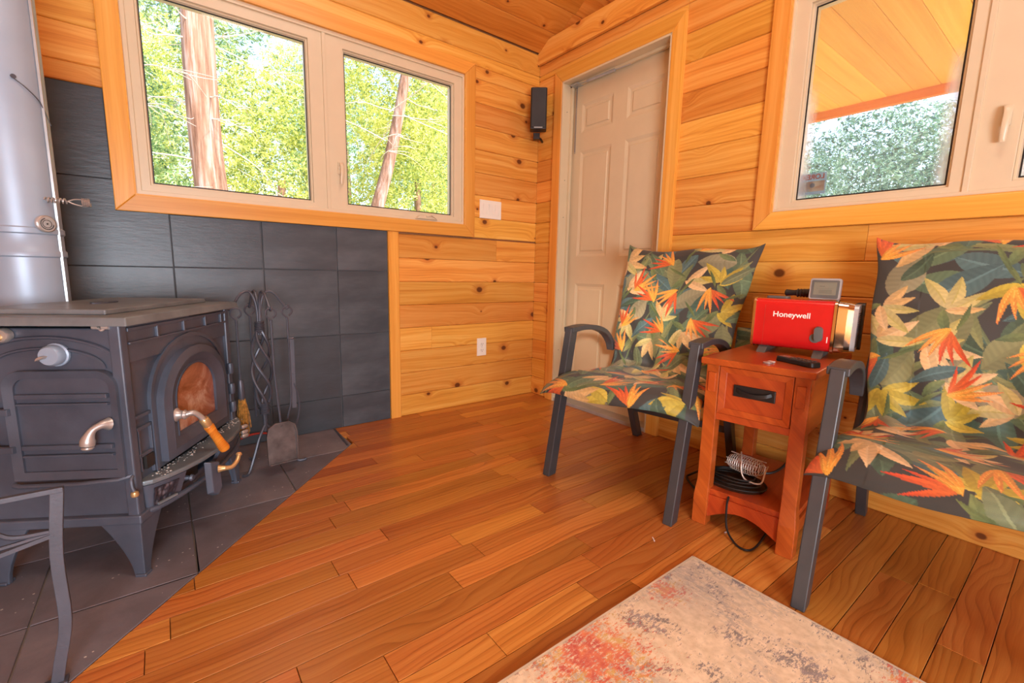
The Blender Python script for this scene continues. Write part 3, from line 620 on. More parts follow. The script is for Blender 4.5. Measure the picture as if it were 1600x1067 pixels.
spots = [(-4.8, 4.8, 1.5, 0), (-2.7, 5.2, 1.6, 1), (-.6, 5.0, 1.4, 0), (1.5, 4.9, 1.7, 3), (3.6, 5.0, 1.6, 1), (-3.7, 7.6, 2.6, 3), (-1.3, 7.8, 3.0, 0), (1.2, 7.6, 2.8, 1), (3.7, 7.6, 3.0, 0), (5.9, 6.4, 2.0, 1), (-6.2, 7.4, 2.2, 0), (-2.4, 10.8, 4.6, 0), (1.2, 10.8, 4.6, 3), (4.8, 10.6, 4.4, 1)]
def tree(x, y, z, k, label, group, s=1.0):
    r = thing('cedar_tree', label, 'tree', (x, y, -.5), 0, group)
    trunk_mesh(z + 1.2, .09, .05, int(x * 7 + y)).build('trunk', 'bark', r, smooth=True)
    f = bpy.data.objects.new('foliage', LM[k]); COL.objects.link(f); f.parent = r; f.location = (0, 0, z + .5); f.rotation_euler = (0, 0, x * 1.7 + y); f.scale = (s, s, s); f['kind'] = 'stuff'
for x, y, z, k in spots: tree(x, y, z, k, 'leafy cedar in the bright thicket behind the left window trunks', 'cedars beyond the left window', 1.15)
for x, y, z, s in [(5.4, -3.6, .9, 1.15), (5.0, -1.2, .8, 1.15), (5.3, 1.2, 1.0, 1.15), (8.2, -2.4, 1.6, 1.4), (8.2, .4, 1.7, 1.4), (8.0, 3.3, 1.7, 1.4)]:
    tree(x, y, z, 2, 'blue-green bushy cedar under the porch eave outside the right window', 'cedars beyond the right window', s)
# ================================================================== WOOD STOVE (local x along the glazed front, y to the back, z up)
SA = math.radians(60.5); SO = (-2.173, -.924, 0)
st = thing('wood_stove', 'black cast iron wood stove with arched glass door on the slate hearth', 'stove', SO, SA)
Wd, Dp = .59, .36
mb = MB(); mb.box((.012, .012, .18), (Wd - .012, Dp - .01, .695))
body = mb.build('body', 'iron', st, bevel=.004)
for x in (0, Wd - .028): MB().prism([(x, -.001), (x + .028, -.001), (x + .028, .028), (x, .028)], .54, o=(0, 0, .165)).build('corner_post', 'iron', body, bevel=.004)
MB().box((-.006, -.008, .158), (Wd + .004, Dp, .184)).build('bottom_rail', 'iron', body, bevel=.004)
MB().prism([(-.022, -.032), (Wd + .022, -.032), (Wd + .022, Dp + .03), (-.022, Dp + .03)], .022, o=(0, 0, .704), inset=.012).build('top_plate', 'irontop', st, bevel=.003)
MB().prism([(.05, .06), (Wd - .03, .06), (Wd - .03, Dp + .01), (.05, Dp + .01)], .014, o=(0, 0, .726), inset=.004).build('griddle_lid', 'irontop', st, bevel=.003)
MB().prism([(.29 + .05 * math.cos(a), .22 + .022 * math.sin(a)) for a in [2 * PI * k / 20 for k in range(20)]], .004, o=(0, 0, .740)).build('top_vent', 'iron', st)
# front (y = 0 plane, facing -y)
F = dict(ex=(1, 0, 0), ey=(0, 0, 1), ez=(0, -1, 0))
mb = MB(); mb.box((.03, -.002, .684), (.56, .02, .694)); mb.box((.03, -.004, .650), (.56, .02, .656)); mb.box((.03, .004, .60), (.56, .014, .70))
for x in (.155, .29, .42, .53): mb.box((x - .004, -.003, .652), (x + .004, .012, .688))
mb.box((.03, .002, .696), (.31, .012, .705)); mb.build('louvre_trim', 'iron', body, bevel=.0015)
MB().box((.33, -.0005, .6955), (.53, .013, .7045)).build('air_slot', 'slot', body)
def arch(cx, hw, z0, zs, zt, n=20, e=0):
    p = [(cx + hw - e, z0 + e)] + [(cx + (hw - e) * math.cos(PI * i / n), zs + (zt - zs - e) * math.sin(PI * i / n)) for i in range(n + 1)] + [(cx - hw + e, z0 + e)]; return p
CX = .312
mb = MB(); mb.prism(arch(CX, .212, .27, .47, .640), .010, o=(0, .012, 0), **F); mb.ring(arch(CX, .218, .268, .47, .646), arch(CX, .206, .268, .47, .634), .004, o=(0, .002, 0), **F); mb.build('arch_surround', 'iron', body, smooth=True)
dr = MB().ring(arch(CX, .190, .285, .45, .604), arch(CX, .160, .312, .45, .578), .020, d2=.026, o=(0, .002, 0), **F).ring(arch(CX, .162, .310, .45, .580), arch(CX, .120, .345, .45, .548), .026, d2=.014, o=(0, .002, 0), **F).build('front_door', 'iron', st, smooth=True)
MB().ring(arch(CX, .124, .340, .45, .553), arch(CX, .116, .348, .45, .545), .018, d2=.016, o=(0, .002, 0), **F).build('inner_bead', 'iron', dr, smooth=True)
MB().prism(arch(CX, .123, .340, .45, .551), .004, o=(0, -.002, 0), **F).build('door_glass', 'sootglass', dr, smooth=True)
for sx, x0, x1 in ((-1, .034, .100), (1, .526, .562)):
    mb = MB()
    for z in (.446, .412, .335): mb.prism([(x0, z - .005), (x1, z - .005), (x1, z + .005), (x0, z + .005)], .008, o=(0, .012, 0), inset=.002, **F)
    mb.box((x0 + .004, .004, .290), (x0 + .010, .014, .412)); mb.box((x1 - .008, .004, .270), (x1 - .002, .014, .412))
    mb.build('side_rib', 'iron', body, bevel=.001)
MB().box((.055, .0005, .292), (.088, .0115, .330)).build('vent_slot', 'slot', body)
# hinges on the far post
for z in (.452, .372, .30): MB().lathe([(.010, 0), (.012, .01), (.012, .03), (.010, .04)], (.566, -.004, z), (0, 0, 1), 10).build('door_hinge', 'iron', dr, smooth=True)
# door handle: brass-nickel knuckle and turned wooden grip hanging down to the right
hd = MB().lathe([(.019, 0), (.021, .004), (.014, .010), (.012, .022), (.015, .026), (.011, .032)], (.172, -.018, .412), (0, -1, 0), 18).tube(bez([(.172, -.045, .412), (.183, -.062, .414), (.196, -.072, .400), (.204, -.078, .385)], 5), .0085, 10).build('handle_knuckle', 'nickel', dr, smooth=True)
a0 = Vector((.204, -.078, .388)); a1 = Vector((.262, -.108, .262)); ax = (a1 - a0).normalized(); Lh = (a1 - a0).length
MB().lathe([(.012, 0), (.014, .003), (.014, .028), (.0125, .030)], a0, ax, 16).build('ferrule', 'brass', dr, smooth=True)
MB().lathe([(.012, .028), (.015, .034), (.013, .06), (.014, .10), (.0165, Lh - .012), (.015, Lh - .003), (.009, Lh)], a0, ax, 18).build('wooden_grip', 'handle_wood', dr, smooth=True)
# ash lip: bowed shelf, curved apron, opened ash door
lipc = [(.028, 0), (.040, -.018), (.075, -.040), (.125, -.060), (.19, -.076), (.28, -.085), (.38, -.083), (.47, -.066), (.54, -.040), (.585, -.016), (.604, .0)]
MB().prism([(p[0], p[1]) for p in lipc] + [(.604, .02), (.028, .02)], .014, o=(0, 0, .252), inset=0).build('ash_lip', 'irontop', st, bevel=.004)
mb = MB(); cr = bez([(x, y - .001 + .006, .2665) for x, y in lipc], 2)
rgx = random.Random(4)
for i in range(170):
    u = rgx.random(); x = .06 + .52 * u; y = -rgx.random() ** 1.8 * .035 - .001; r_ = rgx.uniform(.0012, .004); mb.lathe([(r_ * .3, 0), (r_, r_ * .3), (r_ * .2, r_ * .8)], (x, y, .2655), (0, 0, 1), 5)
mb.build('ash_crumbs', 'ash', st)['kind'] = 'stuff'
mb = MB(); K = len(lipc)
def apron(i0, i1, name, mat, z1=.252, z0=.178, inn=.55):
    mb = MB(); P = lipc[i0:i1]; n = len(P)
    vs = [(x, y, z1) for x, y in P] + [(CX + (x - CX) * .96, y * inn, z0) for x, y in P] + [(x, y + .012, z1) for x, y in P] + [(CX + (x - CX) * .96, y * inn + .012, z0) for x, y in P]
    fs = []
    for i in range(n - 1): fs += [(i, i + 1, n + i + 1, n + i), (2 * n + i + 1, 2 * n + i, 3 * n + i, 3 * n + i + 1), (i + 1, i, 2 * n + i, 2 * n + i + 1), (n + i, n + i + 1, 3 * n + i + 1, 3 * n + i)]
    fs += [(0, n, 3 * n, 2 * n), (n - 1, 3 * n - 1, 4 * n - 1, 2 * n - 1)]
    mb.add(vs, fs); return mb.build(name, mat, st, smooth=True)
ap1 = apron(0, 4, 'apron', 'iron'); ap2 = apron(5, 11, 'apron', 'iron')
mb = MB(); mb.add([(.042, -.021, .240), (.100, -.053, .240), (.098, -.033, .186), (.045, -.013, .186), (.042, -.018, .240), (.100, -.050, .240), (.098, -.030, .186), (.045, -.010, .186)], [(0, 1, 2, 3), (7, 6, 5, 4), (0, 4, 5, 1), (1, 5, 6, 2), (2, 6, 7, 3), (3, 7, 4, 0)]); mb.build('embossed_panel', 'emboss', ap1)
MB().bar((.044, -.024, .192), (.100, -.042, .192), .006, .006).build('raised_bar', 'irontop', ap1)
MB().tube([(CX + (x - CX) * .965, y * .58 - .002, .176) for x, y in lipc], .008, 8).build('lower_rail', 'iron', st, smooth=True)
MB().box((.10, -.02, .186), (.26, .011, .250)).build('ash_drawer', 'slot', st)
MB().lathe([(.012, 0), (.014, .006), (.009, .012), (.006, .026), (.011, .030), (.008, .036)], (.165, -.020, .212), (0, -1, 0), 12).build('drawer_knob', 'iron', st, smooth=True)
ad = MB().prism([(0, .0), (.045, -.012), (.052, -.105), (.030, -.125), (.004, -.108)], .022, o=(.182, -.078, .252), ex=(.86, -.2, 0), ey=(0, 0, 1), ez=(.2, -.86, 0), inset=.003).build('ash_door', 'iron', st, bevel=.003)
MB().lathe([(.013, 0), (.010, .008), (.008, .02)], (.216, -.104, .215), (.3, -1, 0), 14).tube(bez([(.220, -.118, .215), (.236, -.135, .212), (.258, -.142, .222), (.272, -.143, .236)], 5), lambda t: .0075 - .001 * t, 10).lathe([(.006, 0), (.010, .006), (.007, .012)], (.270, -.143, .234), (.5, 0, .8), 12).build('ash_door_handle', 'brass', ad, smooth=True)
for z in (.226, .204, .188): MB().lathe([(.006, 0), (.009, .005), (.009, .022), (.006, .028)], (.585, -.020, z), (.9, -.4, 0), 10).build('ash_door_hinge', 'nickel', st, smooth=True)
# legs
for x, y, sx, sy in ((0, 0, 1, 1), (Wd, 0, -1, 1), (0, Dp, 1, -1), (Wd, Dp, -1, -1)):
    mb = MB(); n = 6; A_ = []
    for i in range(n + 1):
        f = i / n; z = .165 * (1 - f) ; w_ = .075 * (1 - f) ** 1.6 + .026; A_.append((z, w_, .012 * (1 - f)))
    vs = []
    for z, w_, o_ in A_:
        for a, b in ((0, 0), (w_, 0), (w_, .012), (.012, .012), (.012, w_), (0, w_)): vs.append((x + sx * (a - .004 + (.165 - z) * .03), y + sy * (b - .004 + (.165 - z) * .03), z))
    fs = [tuple(range(6)), tuple(n * 6 + i for i in range(6))[::-1]] + [(k * 6 + i, k * 6 + (i + 1) % 6, (k + 1) * 6 + (i + 1) % 6, (k + 1) * 6 + i) for k in range(n) for i in range(6)]
    mb.add(vs, fs); mb.box((-.014, -.014, 0), (.014, .014, .008), at=(x + sx * .010, y + sy * .010, .0)); mb.build('leg', 'iron', st, bevel=.002)
# side facing the room (x = 0 plane, facing -x); helper basis: a along y, b up
S = dict(ex=(0, 1, 0), ey=(0, 0, 1), ez=(-1, 0, 0)); CY = .178
mb = MB()
def arc(R1, z0, zt, r):
    mb.tube([(.008, CY + R1 * math.cos(a), z0 + (zt - z0) * math.sin(a)) for a in [PI * k / 28 for k in range(29)]], r, 6)
arc(.172, .590, .672, .0045); arc(.130, .590, .644, .004); mb.tube([(.008, .006, .592), (.008, .004, .57), (.008, .002, .48), (.008, .002, .19)], .003, 5); mb.build('arched_ribs', 'iron', body, smooth=True)
def rrect(x0, x1, z0, z1, r, n=6):
    out = []
    for cx, cz_, a in ((x1 - r, z1 - r, 0), (x0 + r, z1 - r, PI / 2)): out += [(cx + r * math.cos(a + PI / 2 * k / n), cz_ + r * math.sin(a + PI / 2 * k / n)) for k in range(n + 1)]
    return out + [(x0, z0), (x1, z0)]
sd = MB().ring(rrect(.016, .274, .298, .588, .045), rrect(.036, .254, .318, .568, .03), .020, d2=.014, o=(.010, 0, 0), **S).prism(rrect(.03, .26, .31, .575, .03), .008, o=(.010, 0, 0), **S).build('side_door', 'iron', st, smooth=True)
for z in (.524, .500, .388, .362):
    MB().prism([(.038, z - (.009 if z in (.524, .388) else .003)), (.252, z - (.009 if z in (.524, .388) else .003)), (.252, z + .003), (.038, z + .003)], .012, o=(.003, 0, 0), inset=.003, **S).build('panel_rib', 'iron', sd, bevel=.001)
MB().tube([(-.010, .276, .286), (-.014, .26, .284), (-.016, .12, .286), (-.012, .03, .292), (.004, .008, .296)], .0065, 8).build('side_ledge', 'iron', st, smooth=True)
MB().tube(bez([(-.006, .044, .446), (-.020, .050, .448), (-.034, .062, .440), (-.040, .070, .422), (-.041, .074, .402)], 5), lambda t: .017 - .008 * math.sin(PI * min(1, t * 1.15)) - .001 * t, 14).lathe([(.012, 0), (.0135, .004), (.010, .008)], (-.041, .074, .398), (0, .05, -1), 14).build('side_door_handle', 'nickel', sd, smooth=True)
for z in (.482, .382):
    mb = MB(); mb.prism([(.262, z - .009), (.33, z - .009), (.33, z + .009), (.262, z + .009)], .012, o=(-.003, 0, 0), inset=.003, **S); mb.lathe([(.008, 0), (.008, .03)], (-.010, .31, z - .015), (0, 0, 1), 8)
    mb.build('hinge_arm', 'iron', sd, bevel=.001)
kn = MB().lathe([(.030, 0), (.030, .006), (.026, .008), (.026, .024), (.022, .030)], (.010, .153, .628), (-1, 0, 0), 22).build('thermostat_dial', 'pipe', st, smooth=True)
MB().prism([(-.006, -.006), (.006, -.006), (.010, .012), (0, .034), (-.010, .012)], .014, o=(-.018, .160, .628), ex=(0, .86, .1), ey=(0, .5, -.35), ez=(-1, 0, 0), inset=.003).build('dial_pointer', 'nickel', kn, bevel=.002)
bo = MB().lathe([(.018, 0), (.018, .014), (.015, .018)], (.010, .262, .678), (-1, 0, 0), 20).build('damper_bolt', 'nickel', st, smooth=True)
MB().lathe([(.009, 0), (.010, .006), (.005, .012)], (-.008, .264, .674), (-1, 0, 0), 12).build('bolt_cap', 'brass', bo, smooth=True)
MB().lathe([(.006, 0), (.006, .016)], (-.002, .020, .700), (0, 1, 0), 10).lathe([(.006, 0), (.006, .014)], (-.002, .044, .700), (0, 1, 0), 10).tube(bez([(-.002, .030, .698), (-.006, .036, .692), (-.002, .044, .698)], 4), .003, 6).build('top_clip', 'nickel', st, smooth=True)
lv = MB().tube(bez([(-.002, .004, .296), (-.012, .002, .290), (-.016, -.001, .272), (-.016, -.005, .258)], 5), .0045, 8).build('air_lever', 'iron', st, smooth=True)
MB().lathe([(.003, -.009), (.008, -.006), (.0095, 0), (.008, .006), (.003, .009)], (-.016, -.006, .252), (0, 0, 1), 14).build('lever_ball', 'brass', lv, smooth=True)
# ------------------------------------------------------------------ stovepipe and what hangs on it
PX, PY, PR = -2.402, -.415, .09
pp = thing('stovepipe', 'wide grey stovepipe rising behind the stove at the left edge', 'stovepipe', (PX, PY, 0))
MB().lathe([(PR * .96, .52), (PR, .525), (PR, .874), (PR + .004, .878), (PR + .004, .893), (PR, .898), (PR, .942), (PR + .004, .946), (PR + .004, .960), (PR, .964), (PR, 2.44)], (0, 0, 0), (0, 0, 1), 48).build('pipe_wall', 'pipe', pp, smooth=True)
MB().tube([(0, 0, .60), (.16, -.09, .60)], .07, 24).build('flue_collar', 'iron', pp, smooth=True)
a_ = math.radians(-22); MB().sweep([(PR * math.cos(a_), PR * math.sin(a_), .74), (PR * math.cos(a_), PR * math.sin(a_), 2.43)], [(-.008, -.002), (.008, -.002), (.008, .004), (-.008, .004)]).build('seam_lit_edge', 'silverplastic', pp)  # real seam; its pale strip also paints in the pipe's lit edge
a_ = math.radians(-40); dx, dy = math.cos(a_), math.sin(a_)
da = MB().tube([(PR * dx * .97, PR * dy * .97, 1.046), ((PR + .016) * dx, (PR + .016) * dy, 1.046)], .004, 8).build('damper_rod', 'nickel', pp)
ex_ = Vector((.80, -.05, .0)).normalized(); b0 = Vector((dx, dy, 0)) * (PR + .012) + Vector((0, 0, 1.046)); cp = []
for i in range(60): q = i / 59; an = 2 * PI * 6 * q; cp.append(b0 + ex_ * (-.012 + .05 * q) + Vector((-.06, -1, 0)).normalized() * .007 * math.cos(an) + Vector((0, 0, .007 * math.sin(an))))
MB().tube(cp, .002, 5).tube(bez([b0 + ex_ * .038, b0 + ex_ * .055 + Vector((0, 0, .007)), b0 + ex_ * .078 + Vector((0, 0, .007)), b0 + ex_ * .088], 4), .002, 6).tube(bez([b0 + ex_ * .038, b0 + ex_ * .055 + Vector((0, 0, -.008)), b0 + ex_ * .078 + Vector((0, 0, -.012)), b0 + ex_ * .088 + Vector((0, 0, -.008))], 4), .002, 6).build('spring_handle', 'nickel', da, smooth=True)
cp = [b0 + ex_ * (.070 + .020 * i / 70) + Vector((0, .010 * math.cos(2 * PI * 6 * i / 70), .012 * math.sin(2 * PI * 6 * i / 70))) for i in range(71)]
MB().tube(cp, .0013, 5).build('coil_end', 'nickel', da, smooth=True)
wr_ = MB().tube(bez([(PR * math.cos(-1.15), PR * math.sin(-1.15) - .003, 1.372), (PR * math.cos(-.9) + .004, PR * math.sin(-.9) - .004, 1.352), (PR * math.cos(-.55) + .004, PR * math.sin(-.55), 1.325), (PR + .005, -.02, 1.27)], 5), .0015, 5).lathe([(.006, 0), (.006, .004)], (PR * math.cos(-1.15), PR * math.sin(-1.15) - .002, 1.376), (.4, -.9, 0), 10).build('probe_wire', 'wrought', pp, smooth=True)
ta = math.radians(-50); tn = Vector((math.cos(ta), math.sin(ta), 0))
tm = thing('stove_thermometer', 'round metal dial thermometer stuck on the stovepipe', 'thermometer', Vector((PX, PY, .974)) + tn * (PR + .001), ta)
MB().lathe([(.022, 0), (.025, .002), (.025, .010), (.022, .013)], (0, 0, 0), (1, 0, 0), 28).build('bezel', 'nickel', tm, smooth=True)
MB().lathe([(.020, .0125), (.020, .0135)], (0, 0, 0), (1, 0, 0), 24).build('dial_face', 'silverplastic', tm)
mb = MB()
for i in range(30): a = 2 * PI * (.05 + .7 * i / 30); mb.box((.0134, -.0008, .0145), (.0140, .0008, .0175), rot=Matrix.Rotation(a, 3, 'X'))
mb.ring([(.012 * math.cos(2 * PI * k / 20), .012 * math.sin(2 * PI * k / 20)) for k in range(20)], [(.0105 * math.cos(2 * PI * k / 20), .0105 * math.sin(2 * PI * k / 20)) for k in range(20)], .0006, o=(.0134, 0, 0), ex=(0, 1, 0), ey=(0, 0, 1), ez=(1, 0, 0)); mb.lathe([(.0022, 0), (.0022, .002)], (.0134, 0, 0), (1, 0, 0), 8); mb.build('scale_marks', 'slot', tm)
# ------------------------------------------------------------------ fireplace tools
TX, TY = -1.765, -.315
ts = thing('tool_stand', 'twisted wrought iron fireplace tool stand with hooked arms', 'tool stand', (TX, TY, 0))
for i in range(4):
    a = i * PI / 2 + .4; P = []
    for k in range(25):
        f = k / 24; z = .60 - .33 * f; rr = .011 + .027 * math.sin(PI * f) ** .7; an = a + 1.9 * PI * f * .8; P.append((rr * math.cos(an), rr * math.sin(an), z))
    MB().tube(P, .0062, 7).build('twisted_rod', 'wrought', ts, smooth=True)
for z0_, z1_ in ((.585, .635), (.235, .285)):
    MB().tube([(.0165 * math.cos(2 * PI * 8 * k / 140), .0165 * math.sin(2 * PI * 8 * k / 140), z0_ + (z1_ - z0_) * k / 140) for k in range(141)], .0030, 5).build('wire_wrap', 'wrought', ts, smooth=True)
arms = [math.radians(d) for d in (192, 100, -12, -75)]
for a in arms:
    c, s_ = math.cos(a), math.sin(a)
    MB().tube(bez([(.006 * c, .006 * s_, .58), (.008 * c, .008 * s_, .70), (.030 * c, .030 * s_, .758), (.062 * c, .062 * s_, .752), (.090 * c, .090 * s_, .712), (.104 * c, .104 * s_, .690), (.112 * c, .112 * s_, .694), (.110 * c, .110 * s_, .704)], 5), .0052, 7).build('hook_arm', 'wrought', ts, smooth=True)
MB().tube([(0, 0, .24), (0, 0, .16)], .009, 8).build('stem', 'wrought', ts, smooth=True)
for fx, fy in ((-.095, -.07), (.137, -.033), (-.05, .10), (.08, .10)):
    MB().tube(bez([(0, 0, .19), (fx * .30, fy * .30, .14), (fx * .55, fy * .55, .075), (fx * .82, fy * .82, .012), (fx, fy, .006), (fx * 1.10, fy * 1.10, .010)], 5), .006, 7).build('foot', 'wrought', ts, smooth=True)
def hook_loop(mb, x, y, zt, r=.018):
    mb.tube(bez([(x, y, zt - .042), (x - r, y, zt - .020), (x - r * .8, y, zt), (x, y, zt + .008), (x + r * .8, y, zt), (x + r, y, zt - .018), (x + r * .35, y, zt - .032)], 4), .0042, 6)
def tip(a): return TX + .106 * math.cos(a), TY + .106 * math.sin(a)
x, y = tip(arms[3]); shv = thing('fire_shovel', 'flat steel fireplace shovel hanging at the front of the tool stand', 'shovel', (x, y - .002, 0))
mb = MB(); hook_loop(mb, 0, 0, .690); mb.tube([(0, 0, .650), (0, -.004, .45), (.012, -.010, .215)], .0048, 7); mb.build('shovel_rod', 'wrought', shv, smooth=True)
mb = MB(); n = 12; o_ = [(-.056, -.165), (-.058, -.05), (-.050, -.016), (-.026, 0), (.026, 0), (.050, -.016), (.058, -.05), (.056, -.165)]
T0 = dict(o=(.014, -.012, .222), ex=(1, .12, 0), ey=(0.02, .12, 1), ez=(.1, -1, 0))
mb.prism(o_, .003, **T0); mb.ring([(a * 1.03, b + .002) for a, b in o_], [(a * .93, b - .002) for a, b in o_], .009, **T0); mb.lathe([(.005, 0), (.004, .003)], (.014, -.017, .205), (0, -1, 0), 10); mb.build('shovel_blade', 'shovelmetal', shv)
x, y = tip(arms[0]); x += .016; y -= .03; br = thing('hearth_brush', 'straw hearth brush hanging at the left of the tool stand', 'brush', (x, y, 0))
mb = MB(); hook_loop(mb, 0, 0, .690); mb.tube([(0, 0, .650), (0, 0, .40)], .0048, 7); mb.build('brush_rod', 'wrought', br, smooth=True)
MB().lathe([(.009, 0), (.013, .01), (.012, .07), (.008, .085)], (0, 0, .322), (0, 0, 1), 12).build('brush_ferrule', 'wrought', br, smooth=True)
mb = MB(); rg = random.Random(9)
for i in range(150):
    a = rg.uniform(0, 2 * PI); r0 = rg.uniform(.001, .011); sp_ = rg.uniform(1.3, 2.4); z1_ = rg.uniform(.165, .205); cx_ = rg.uniform(-.008, .010)
    mb.tube([(r0 * math.cos(a), r0 * math.sin(a), .335), (r0 * sp_ * math.cos(a) + cx_ * .4, r0 * sp_ * math.sin(a), .26), (r0 * sp_ * .9 * math.cos(a) + cx_, r0 * sp_ * math.sin(a), z1_)], .0011, 3)
mb.build('bristles', 'bristle', br)['kind'] = 'stuff'
x, y = tip(arms[2]); tg = thing('fire_tongs', 'flat-armed fireplace tongs hanging at the right of the tool stand', 'tongs', (x, y, 0))
mb = MB(); hook_loop(mb, 0, 0, .690); mb.tube([(0, 0, .650), (0, 0, .54)], .0045, 7); mb.tube(bez([(0, -.004, .56), (0, -.004, .38), (-.004, -.006, .28), (-.022, -.006, .20), (-.012, -.006, .16)], 5), .004, 6); mb.build('tongs_arm', 'wrought', tg, smooth=True)
MB().bar((.012, 0, .555), (.010, 0, .25), .018, .004, (0, 1, 0)).tube([(0, 0, .560), (.012, 0, .558), (.022, 0, .562)], .004, 6).tube(bez([(.012, 0, .36), (.026, 0, .31), (.030, 0, .25), (.022, 0, .20), (.010, 0, .165)], 4), .0035, 6).lathe([(.004, 0), (.004, .004)], (.011, -.002, .40), (0, -1, 0), 8).build('tongs_flat_arm', 'wrought', tg, smooth=True)
x, y = tip(arms[1]); pk = thing('fire_poker', 'slim iron poker hanging behind the tool stand', 'poker', (x, y, 0))
mb = MB(); hook_loop(mb, 0, 0, .690); mb.tube([(0, 0, .650), (0, 0, .20)], .0048, 7); mb.tube(bez([(0, 0, .24), (.02, 0, .21), (.028, 0, .19)], 4), .004, 6); mb.build('poker_rod', 'wrought', pk, smooth=True)
tag(MB().tube(bez([(-1.93, -.10, .01), (-1.86, -.07, .05), (-1.78, -.05, .066), (-1.70, -.05, .05), (-1.66, -.06, .012)], 5), .005, 7).build('red_tube', 'redpipe', smooth=True), 'thin dark red loop on the hearth behind the shovel', 'tube')
# ------------------------------------------------------------------ log rack, lower left
lr = thing('log_rack', 'open square-bar iron log rack with scrolls at the lower left corner', 'log rack', (-2.304, -1.243, 0), 0)
MB().sweep(bez([(-.004, 0, .006), (.004, 0, .05), (.020, 0, .14), (.020, 0, .28), (.033, 0, .42)], 4), [(-.010, -.005), (.010, -.005), (.010, .005), (-.010, .005)], up=(0, 1, 0)).build('upright', 'wrought', lr, bevel=.001)
MB().sweep(bez([(-.62, 0, .006), (-.623, 0, .05), (-.62, 0, .14), (-.616, 0, .26), (-.62, 0, .42)], 4), [(-.010, -.005), (.010, -.005), (.010, .005), (-.010, .005)], up=(0, 1, 0)).build('upright', 'wrought', lr, bevel=.001)
MB().box((-.63, -.006, .412), (.042, .006, .422)).build('top_bar', 'wrought', lr, bevel=.001)
MB().bar((.020, 0, .327), (-.12, -.02, .305), .012, .008).bar((-.12, -.02, .305), (-.50, -.02, .305), .012, .008).bar((-.50, -.02, .305), (-.616, 0, .327), .012, .008).build('lower_bar', 'wrought', lr)
for s_ in (0, 1):
    k = (lambda x: x) if s_ == 0 else (lambda x: -.62 - x)
    MB().tube(bez([(k(.016), 0, .333), (k(-.035), 0, .338), (k(-.062), 0, .362), (k(-.078), 0, .388), (k(-.10), 0, .396), (k(-.14), 0, .37), (k(-.13), 0, .345), (k(-.10), 0, .352)], 5), .005, 6).build('scroll', 'wrought', lr, smooth=True)
MB().tube(bez([(.018, 0, .330), (-.05, 0, .322), (-.12, 0, .320), (-.31, 0, .33), (-.50, 0, .320), (-.57, 0, .322), (-.614, 0, .330)], 4), .005, 6).build('cross_rod', 'wrought', lr, smooth=True)
MB().box((-.025, -.012, 0), (.012, .012, .008)).box((-.632, -.012, 0), (-.595, .012, .008)).build('foot_pad', 'wrought', lr)
# ================================================================== CHAIRS (local +x is the way the chair faces)
def flat(P, w, t, n=6): return MB().sweep(bez(P, n), [(-w / 2, -t / 2), (w / 2, -t / 2), (w / 2, t / 2), (-w / 2, t / 2)], up=(0, 1, 0))
def chair(loc, rz, label):
    c = thing('patio_chair', label, 'chair', loc, rz, 'patio armchairs by the door wall')
    for s_ in (-1, 1):
        y = s_ * .272
        mb = MB(); mb.add(*slab([(.385, 0), (.335, 0), (.215, .628), (.262, .628)], y - .017, y + .017)); mb.build('leg', 'chairmetal', c, bevel=.003)
        mb = MB(); P = bez([(.258, y, .622), (.16, y, .628), (.06, y, .618), (-.02, y, .592), (-.075, y, .545), (-.095, y, .50)], 5)
        mb.sweep(P, lambda t: [(-.026 + .008 * t, -.011), (.026 - .008 * t, -.011), (.026 - .008 * t, .011), (-.026 + .008 * t, .011)]); mb.build('armrest', 'chairmetal', c, bevel=.003)
        mb = MB(); mb.add(*slab([(-.395, 0), (-.345, 0), (-.175, .375), (-.225, .375)], y * .9 - .016, y * .9 + .016)); mb.build('leg', 'chairmetal', c, bevel=.003)
        mb = MB(); P = bez([(.31, y * .93, .385), (.10, y * .93, .375), (-.02, y * .93, .370), (-.085, y * .93, .41), (-.14, y * .93, .55), (-.205, y * .88, .78), (-.258, y * .84, .945)], 4)
        mb.tube(P, .013, 8); mb.build('side_rail', 'chairmetal', c, smooth=True)
    MB().bar((.305, -.25, .385), (.305, .25, .385), .02, .026).build('front_rail', 'chairmetal', c, bevel=.002)
    MB().bar((-.31, -.235, .165), (-.31, .235, .165), .012, .03).build('rear_stretcher', 'chairmetal', c, bevel=.002)
    MB().bar((-.262, -.225, .938), (-.262, .225, .938), .03, .026).build('top_rail', 'chairmetal', c, bevel=.002)
    P = bez([(.30, 0, .392), (.10, 0, .378), (-.02, 0, .374), (-.078, 0, .41), (-.13, 0, .55), (-.20, 0, .78), (-.25, 0, .92)], 5)
    MB().sweep(P, [(-.004, -.245), (.002, -.245), (.002, .245), (-.004, .245)] if False else [(-.225, -.002), (.225, -.002), (.225, .002), (-.225, .002)]).build('sling', 'sling', c, smooth=True)
    return c
def slab(poly, y0, y1):
    n = len(poly); return ([(a, y0, b) for a, b in poly] + [(a, y1, b) for a, b in poly], [tuple(range(n))[::-1], tuple(range(n, 2 * n))] + [(i, (i + 1) % n, n + (i + 1) % n, n + i) for i in range(n)])
C1 = ((-.406, -1.298, 0), math.radians(189)); C2 = ((-.402, -2.291, 0), math.radians(187))
chair(*C1, 'charcoal metal armchair by the white door, under a tropical cushion'); chair(*C2, 'charcoal metal armchair at the right edge of the room, under a tropical cushion')
def L3(c): return np.array(lin(c)[:3])
